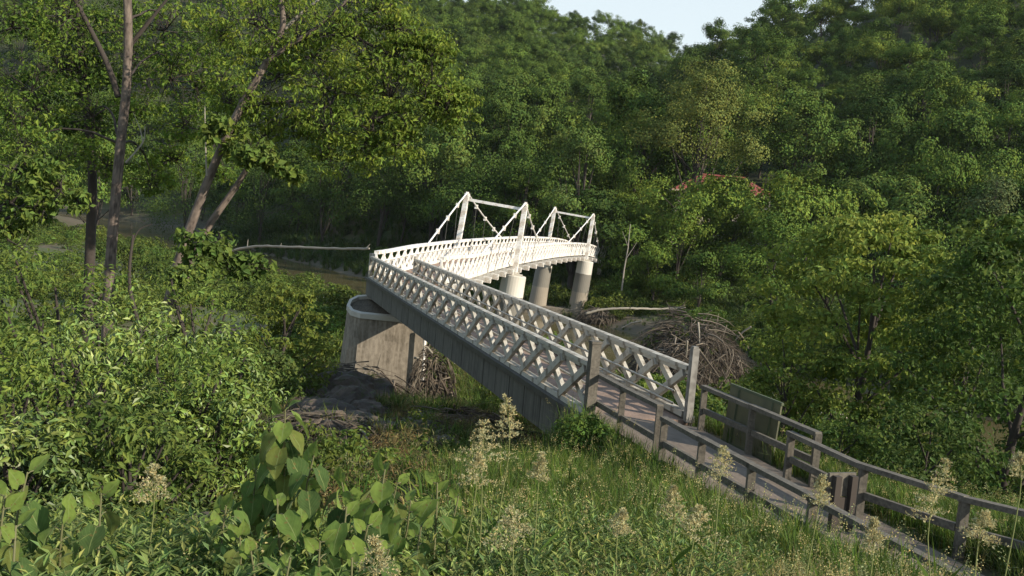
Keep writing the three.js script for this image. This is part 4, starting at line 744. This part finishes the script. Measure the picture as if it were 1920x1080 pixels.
const fresh = [[0.056, 0.090, 0.018], [0.078, 0.112, 0.022], [0.044, 0.074, 0.017]], dry = [[0.17, 0.15, 0.075], [0.12, 0.125, 0.045], [0.24, 0.195, 0.12]];
scatter('meadow_grass', 'tall fresh green grass on the slope below the near end of the ramp', 'grass', [tuftGeo(1, 22, 0.50, 0.5, 0.011, fresh), tuftGeo(2, 20, 0.62, 0.6, 0.011, [...fresh, dry[0]]), tuftGeo(3, 20, 0.42, 0.9, 0.012, [...fresh, dry[1]]), tuftGeo(4, 16, 0.36, 1.2, 0.014, [fresh[2], dry[0], [0.09, 0.07, 0.04]]), tuftGeo(5, 18, 0.55, 0.45, 0.010, fresh), tuftGeo(6, 14, 0.66, 0.4, 0.009, fresh, 0.15)], 11000, (r) => {
  const d = 4.2 + Math.pow(r(), 0.8) * 19, x = (-0.30 + r() * 0.95) * d; if (onPath(x, d) || underRamp(x, d)) return null; const b = bearing(x, d); if (b < 820 + r() * 160) return r() < (d < 9 ? 0.3 : 0.06) ? [x, d] : null; return [x, d, d < 6.5 ? 0.62 : 1];
}, grassMat, 71, 0.55, 1.05);
scatter('flowering_meadow', 'pale dry meadow grass with small seed heads along the bottom right', 'grass', [tuftGeo(11, 18, 0.62, 0.4, 0.009, [...dry, ...fresh], 0.7), tuftGeo(12, 18, 0.72, 0.35, 0.009, [...dry, fresh[0]], 0.6), tuftGeo(13, 16, 0.55, 0.55, 0.010, dry, 0.9)], 7000, (r) => {
  const d = 3.9 + r() * r() * 4.6, x = (-0.06 + r() * 0.66) * d; if (onPath(x, d, 1.4)) return null; const b = bearing(x, d); if (b < 1050 + r() * 350 && r() > 0.12) return null; return [x, d, 0.75];
}, grassMat, 72, 0.65, 1.15);
scatter('bank_grass', 'rough grass and brown weeds on the slope under and left of the ramp', 'grass', [tuftGeo(21, 20, 0.6, 0.6, 0.02, [...fresh, dry[0]]), tuftGeo(22, 18, 0.5, 0.8, 0.02, [...dry, fresh[1], [0.11, 0.08, 0.05]]), tuftGeo(23, 16, 0.45, 1.1, 0.016, [[0.14, 0.095, 0.06], [0.09, 0.065, 0.045], dry[0]])], 13000, (r) => {
  const d = 9 + Math.pow(r(), 0.85) * 54, x = -16 + r() * 28; if (riverSide(x, d) > -14 || onPath(x, d, 1.5)) return null; if (Math.hypot(x + 5.4, d - 48) < 3.4) return null; if (d < 22 && x > -0.04 * d) return null; { const b = 960 + x / d * FOCAL; if (b > 550 && b < 720 && d > 25 && d < 46 && r() < 0.85) return null; }
  if (d < 36 && fbm(x / 3, d / 3, 61, 3) < 0.43) return null; return [x, d, d > 34 ? 1.5 : 1];
}, grassMat, 73, 0.5, 1.25);
scatter('far_bank_grass', 'dark green grass and weeds on the far bank beyond the river', 'grass', [tuftGeo(31, 16, 0.8, 0.7, 0.05, [[0.04, 0.066, 0.016], [0.055, 0.08, 0.02]])], 9000, (r) => {
  const d = 60 + r() * 160, x = (-0.55 + r() * 1.1) * d, s = riverSide(x, d), b = bearing(x, d); if (s < 11.5 || s > 60) return null; return [x, d, b > 1080 && b < 1300 && d > 92 && d < 112 ? 0.5 : 1 + d / 150];
}, grassMat, 74, 0.5, 1.2);
scatter('river_side_grass', 'green grass between the right fence and the river trees', 'grass', [tuftGeo(41, 20, 0.6, 0.5, 0.02, fresh), tuftGeo(42, 20, 0.5, 0.7, 0.02, [...fresh, dry[1]])], 3500, (r) => {
  const d = 8 + r() * 32, x = 2 + r() * 24; const p = pathDist(x, d); if (p.q < 1.35 && p.s > -34) return null; if (riverSide(x, d) > -13) return null; return [x, d];
}, grassMat, 75, 0.5, 1.2);
{
  const m = treeModel(911, { h: 0.8, w: 1.1, clumps: 14, leaves: 34, size: 0.085, col: G.mid, col2: [0.11, 0.13, 0.035], clear: 0.05, limbEvery: 9 }), w = treeModel(912, { h: 0.7, w: 1.2, clumps: 12, leaves: 30, size: 0.09, col: [0.10, 0.075, 0.05], col2: [0.14, 0.11, 0.06], clear: 0.05, limbEvery: 9, wide: 0.25 });
  scatter('slope_weeds', 'leafy weeds and withered brown brush on the slope between the thicket and the ramp', 'weeds', [m.crown, w.crown, w.crown], 85, (r) => { const d = 9 + r() * 36, b = 520 + r() * 560, x = (b - 960) / FOCAL * d; if (underRamp(x, d) || onPath(x, d, 1.6) || Math.hypot(x + 5.4, d - 48) < 4 || riverSide(x, d) > -13) return null; if (b > 860 && d < 20) return null; if (b < 740 && d > 24) return null; return [x, d]; }, leafMat, 78, 0.5, 1.3);
}
{  // leafy herbs
  const herb = (seed, n, size, wide, cols) => { const r = rng(seed), L = new Leaves(); for (let s = 0; s < 4; s++) { const bx = (r() - 0.5) * 0.22, bz = (r() - 0.5) * 0.22, hh = 0.34 + r() * 0.3, lx = (r() - 0.5) * 0.3, lz = (r() - 0.5) * 0.3; for (let i = 0; i < n; i++) { const f = 0.2 + 0.8 * i / n, a = i * 2.4 + r(), p = V(bx + lx * f, hh * f, bz + lz * f), d = V(Math.cos(a), 0.35 + f * 0.5, Math.sin(a)).normalize(), k = size * (0.7 + r() * 0.5) * (1.15 - f * 0.45); L.add(p, d, V(-Math.cos(a) * 0.4, 1, -Math.sin(a) * 0.4).normalize(), k, k * wide, tint(cols[Math.floor(r() * cols.length)], r, 0.25)); } } return L.geo(); };
  const greyG = [[0.13, 0.16, 0.062], [0.095, 0.13, 0.036], [0.17, 0.20, 0.09]];
  scatter('herb_bed', 'grey green lance leaved herbs covering the bottom of the slope', 'herbs', [herb(51, 13, 0.105, 0.26, greyG), herb(52, 14, 0.09, 0.32, greyG), herb(53, 12, 0.08, 0.5, [[0.10, 0.14, 0.03], [0.125, 0.16, 0.036]])], 3600, (r) => {
    const d = 3.7 + Math.pow(r(), 0.9) * 5.2, x = (-0.56 + r() * 0.84) * d, b = bearing(x, d); if (b > 1150 + r() * 500) return null; if (onPath(x, d, 1.6)) return null; if (b < 800 && d > 6.2 && r() > 0.3) return null; return [x, d];
  }, leafMat, 76, 0.7, 1.25);
}
// broad leaved plants in front: each leaf of its own
{
  const leafGeo = (seed, curl) => { const NU = 6, pos = [], uv = [], idx = []; for (let i = 0; i <= NU; i++) for (const s of [-1, -0.5, 0, 0.5, 1]) { const t = i / NU, w = 0.43 * Math.pow(Math.sin(Math.PI * Math.min(1, 0.12 + t * 0.88)), 0.7) * (t < 0.3 ? 1.0 : 1 - (t - 0.3) * 0.55) * (i === NU ? 0 : 1), x = s * w, back = i === 0 ? -Math.abs(s) * 0.10 : 0; pos.push(x, -t * t * curl + Math.abs(s) * w * 0.28 + Math.sin(t * 9 + s * 2 + seed) * 0.022 + Math.sin(seed * 3) * s * 0.07 * t, t + back); uv.push(s * 0.5 + 0.5, t); } for (let i = 0; i < NU; i++) for (let k = 0; k < 4; k++) { const a = i * 5 + k; idx.push(a, a + 5, a + 1, a + 1, a + 5, a + 6); } const g = new THREE.BufferGeometry(); g.setAttribute('position', new THREE.Float32BufferAttribute(pos, 3)); g.setAttribute('uv', new THREE.Float32BufferAttribute(uv, 2)); g.setIndex(idx); g.computeVertexNormals(); return g; };
  const geos = [leafGeo(1, 0.3), leafGeo(2, 0.5), leafGeo(3, 0.16), leafGeo(5.2, 0.7), leafGeo(7.7, 0.4)];
  const veins = (base) => tex(128, (u, v) => { const c = Math.abs(u - 0.5), side = Math.abs(((v + c * 0.9) * 7) % 1 - 0.5), k = Math.max(smooth(0.03, 0.008, c), smooth(0.07, 0.0, side) * 0.45), n = 0.7 + 0.6 * tileFbm(u, v, 5, 171, 4), b = smooth(0.68, 0.78, tileFbm(u, v, 7, 177, 4)) * 0.7; return mix3(mix3(base.map((x) => x * n), [0.20, 0.25, 0.09], k), [0.16, 0.12, 0.04], b); });
  const mats = [[0.10, 0.165, 0.036], [0.15, 0.215, 0.042], [0.075, 0.13, 0.032], [0.14, 0.17, 0.04], [0.06, 0.105, 0.03]].map((b) => new THREE.MeshPhysicalMaterial({ map: veins(b), roughness: 0.95, transmission: 0.42, thickness: 0, specularIntensity: 0.2, side: THREE.DoubleSide }));
  const stemMat = std({ color: new THREE.Color(0.12, 0.12, 0.05), roughness: 0.7 });
  const plants = [  // top of plant, distance, leaves, size
    [535, 765, 6.6, 15, 0.20, 'tallest broad leaved plant with a stack of big heart shaped leaves left of centre'], [590, 850, 6.4, 10, 0.19, 'broad leaved plant directly right of the tallest one'], [722, 880, 6.3, 12, 0.20, 'broad leaved plant with upright pale young leaves right of the tall one'],
    [820, 905, 6.4, 10, 0.17, 'broad leaved plant at the right end of the row of big leaves'], [770, 940, 6.0, 9, 0.17, 'low broad leaved plant between the two right hand ones'], [52, 885, 5.0, 9, 0.21, 'broad leaved plant with curled leaves at the far left bottom'],
    [190, 925, 5.4, 9, 0.19, 'broad leaved plant with hanging leaves left of the brown boulder'], [425, 945, 5.8, 10, 0.18, 'broad leaved plant in front of the brown boulder'], [520, 935, 5.6, 11, 0.18, 'broad leaved plant in front of the tallest one'], [650, 950, 5.5, 10, 0.18, 'broad leaved plant low in the middle of the row'],
    [505, 830, 6.9, 12, 0.19, 'broad leaved plant leaning left behind the tallest one'], [560, 980, 5.9, 12, 0.18, 'broad leaved plant filling the gap below the tallest one'], [690, 985, 5.8, 12, 0.18, 'broad leaved plant below the upright pale young leaves'], [450, 1000, 5.4, 12, 0.17, 'broad leaved plant at the lower left end of the row'],
    [640, 900, 6.6, 11, 0.18, 'broad leaved plant shaded between the tall one and the pale young leaves'], [860, 930, 6.7, 8, 0.14, 'small broad leaved plant at the right tip of the row near the grey rock'], [10, 930, 4.8, 9, 0.19, 'broad leaved plant cut by the left edge'],
    [395, 985, 6.1, 10, 0.18, 'broad leaved plant at the left end of the row against the boulder'], [745, 905, 6.9, 10, 0.17, 'broad leaved plant behind the upright pale young leaves'], [790, 985, 5.6, 9, 0.15, 'broad leaved plant under the right end of the row'], [545, 1045, 4.7, 9, 0.15, 'broad leaved plant half cut by the bottom edge under the tall one'], [660, 1045, 4.8, 9, 0.15, 'broad leaved plant at the bottom edge right of the one half cut'], [480, 880, 6.8, 12, 0.18, 'broad leaved plant shaded to the left of the tallest one'], [120, 960, 4.9, 9, 0.18, 'broad leaved plant over the pale slab at the lower left'], [30, 985, 4.5, 9, 0.17, 'broad leaved plant in the bottom left corner'],
    [600, 1015, 5.0, 10, 0.16, 'broad leaved plant touching the bottom edge under the tall one'], [470, 1030, 5.0, 9, 0.16, 'broad leaved plant at the bottom edge left of the tall one'], [730, 1030, 5.2, 9, 0.15, 'small broad leaved plant at the bottom below the pale young leaves'], [560, 900, 6.9, 9, 0.18, 'broad leaved plant shaded behind the tallest one'],
  ];
  plants.forEach(([x, y, d, n, size, label], k) => {
    const r = rng(900 + k * 17), top = at(x, y, d), base = V(top.x + (r() - 0.5) * 0.25, gAt(top.x, top.z) - 0.05, top.z + (r() - 0.5) * 0.2), t = thing('broad_leaf_plant', label, 'plant', base), P = bendy(V(0, 0, 0), top.clone().sub(base), 6, 0.05, r);
    mesh('stem', tube(P, (q) => 0.012 * (1.1 - q * 0.7), 6), stemMat, t);
    const curve = new THREE.CatmullRomCurve3(P), H = top.y - base.y;
    n = Math.round(n * 1.8);
    for (let i = 0; i < n; i++) {
      const f = clamp(1 - (i + 0.2) / n * Math.min(0.9, 0.95 / Math.max(0.4, H))), a = i * 2.5 + r() * 0.8 + k, o = curve.getPoint(f), young = i < 2, s = size * 0.88 * (young ? 0.6 : 0.75 + r() * 0.5);
      const out = V(Math.cos(a), 0, Math.sin(a)), st = o.clone().addScaledVector(out, s * 0.3).add(V(0, s * 0.12, 0));
      const dir = out.clone().multiplyScalar(young ? 0.5 : 0.85).add(V(0, young ? 0.7 : -0.45 - r() * 0.5, 0)).normalize(), up = V(out.x * 0.5 + (r() - 0.5) * 0.5, 0.8, out.z * 0.5 + (r() - 0.5) * 0.5 + 0.25); up.addScaledVector(dir, -up.dot(dir)).normalize();
      const lx = up.clone().cross(dir), m = mesh('leaf', geos[Math.floor(r() * 5)], mats[young ? 1 : Math.floor(r() * 5)], t);
      m.applyMatrix4(new THREE.Matrix4().makeBasis(lx, up, dir).scale(V(s, s, s)).setPosition(st));
      mesh('leaf_stalk', tube([o, o.clone().lerp(st, 0.5).add(V(0, s * 0.05, 0)), st], 0.004, 4), stemMat, t);
    }
  });
}
// flowering grasses standing above the rest
{
  const stalkMat = std({ color: new THREE.Color(0.17, 0.19, 0.06), roughness: 0.8 });
  const list = [[948, 742, 6.6, 0.30, 'tall cream grass plume in front of the ramp girder'], [908, 790, 6.4, 0.32, 'broad cream grass plume left of the tallest plume'], [897, 850, 6.1, 0.22, 'lower cream grass plume under the broad one'], [1016, 850, 6.6, 0.20, 'soft cream grass plume near the dark foot of the ramp'], [965, 950, 5.4, 0.25, 'cream grass plume rising from the herbs in the bottom middle'],
    [1357, 838, 6.8, 0.24, 'narrow yellow grass plume in front of the low fence rail'], [1262, 912, 6.0, 0.22, 'nodding cream grass plume left of the low fence'], [1312, 950, 5.6, 0.22, 'leaning cream grass plume below the nodding one'], [1168, 958, 5.7, 0.15, 'small cream plume above the grey green herbs'], [1543, 892, 6.0, 0.20, 'thin yellow plume before the low fence post'],
    [1775, 858, 5.6, 0.40, 'large fluffy cream plume in front of the right fence'], [1912, 850, 5.8, 0.16, 'small cream plume at the right edge'], [288, 870, 5.6, 0.24, 'yellowish plume beside the brown boulder'], [1640, 975, 5.2, 0.18, 'short plume at the bottom right by the end of the fence'], 
    [1845, 960, 5.2, 0.18, 'pale plume at the lower right under the fence rails'], [700, 1010, 4.6, 0.18, 'pale plume in the herbs at the bottom left of middle']];
  list.forEach(([x, y, d, h, label], k) => {
    const r = rng(1200 + k * 11), bow = (r() - 0.5) * 0.34, top = at(x, y, d), t = thing('flowering_grass', label, 'grass plant', V(top.x, gAt(top.x, top.z) - 0.02, top.z)), tip = top.clone().sub(t.position), lean = V((r() - 0.5) * 0.12, 0, (r() - 0.5) * 0.1), base = tip.clone().add(V(-bow * h * 1.6, -h, 0)), P = [V(0, 0, 0).add(lean), V(0, tip.y * 0.5, 0).addScaledVector(lean, 0.6).add(V(-bow * 0.25, 0, 0)), base, tip], L = new Leaves(), B = new Leaves();
    mesh('stalk', tube(new THREE.CatmullRomCurve3(P).getPoints(10), (q) => 0.0045 * (1.1 - q * 0.6), 5), stalkMat, t);
    for (let b = 0; b < 60; b++) {
      const f = r(), o = base.clone().lerp(tip, f), a = r() * 6.28, wid = 0.7 + ((k * 37) % 10) / 12, len = h * 0.5 * wid * (1.1 - f) * (0.6 + r() * 0.6);
      for (let i = 0; i < 16; i++) { const q = Math.pow(r(), 0.6), p = o.clone().add(V(Math.cos(a) * len * q, len * q * (0.55 - q * 0.35) + (r() - 0.5) * 0.015, Math.sin(a) * len * q)), dd = randDir(r).multiplyScalar(0.6).add(V(Math.cos(a) * 0.5, 0.4, Math.sin(a) * 0.5)).normalize(); L.add(p.add(V((r() - 0.5) * 0.02, 0, (r() - 0.5) * 0.02)), dd, randDir(r), 0.012 + r() * 0.010, 0.0072, tint([0.34, 0.285, 0.20], r, 0.3)); }
    }
    tag(mesh('seed_head', L.geo(), grassMat, t));
    for (let i = 0; i < 4; i++) { const a = r() * 6.28; B.add(V(0, tip.y * (0.15 + r() * 0.4), 0).addScaledVector(lean, 0.7), V(Math.cos(a) * 0.55, 0.8, Math.sin(a) * 0.55).normalize(), V(-Math.cos(a), 0.5, -Math.sin(a)).normalize(), 0.3 + r() * 0.2, 0.012, tint(fresh[1], r, 0.2)); }
    mesh('blades', B.geo(), grassMat, t);
  });
}


renderer.render(scene, camera);
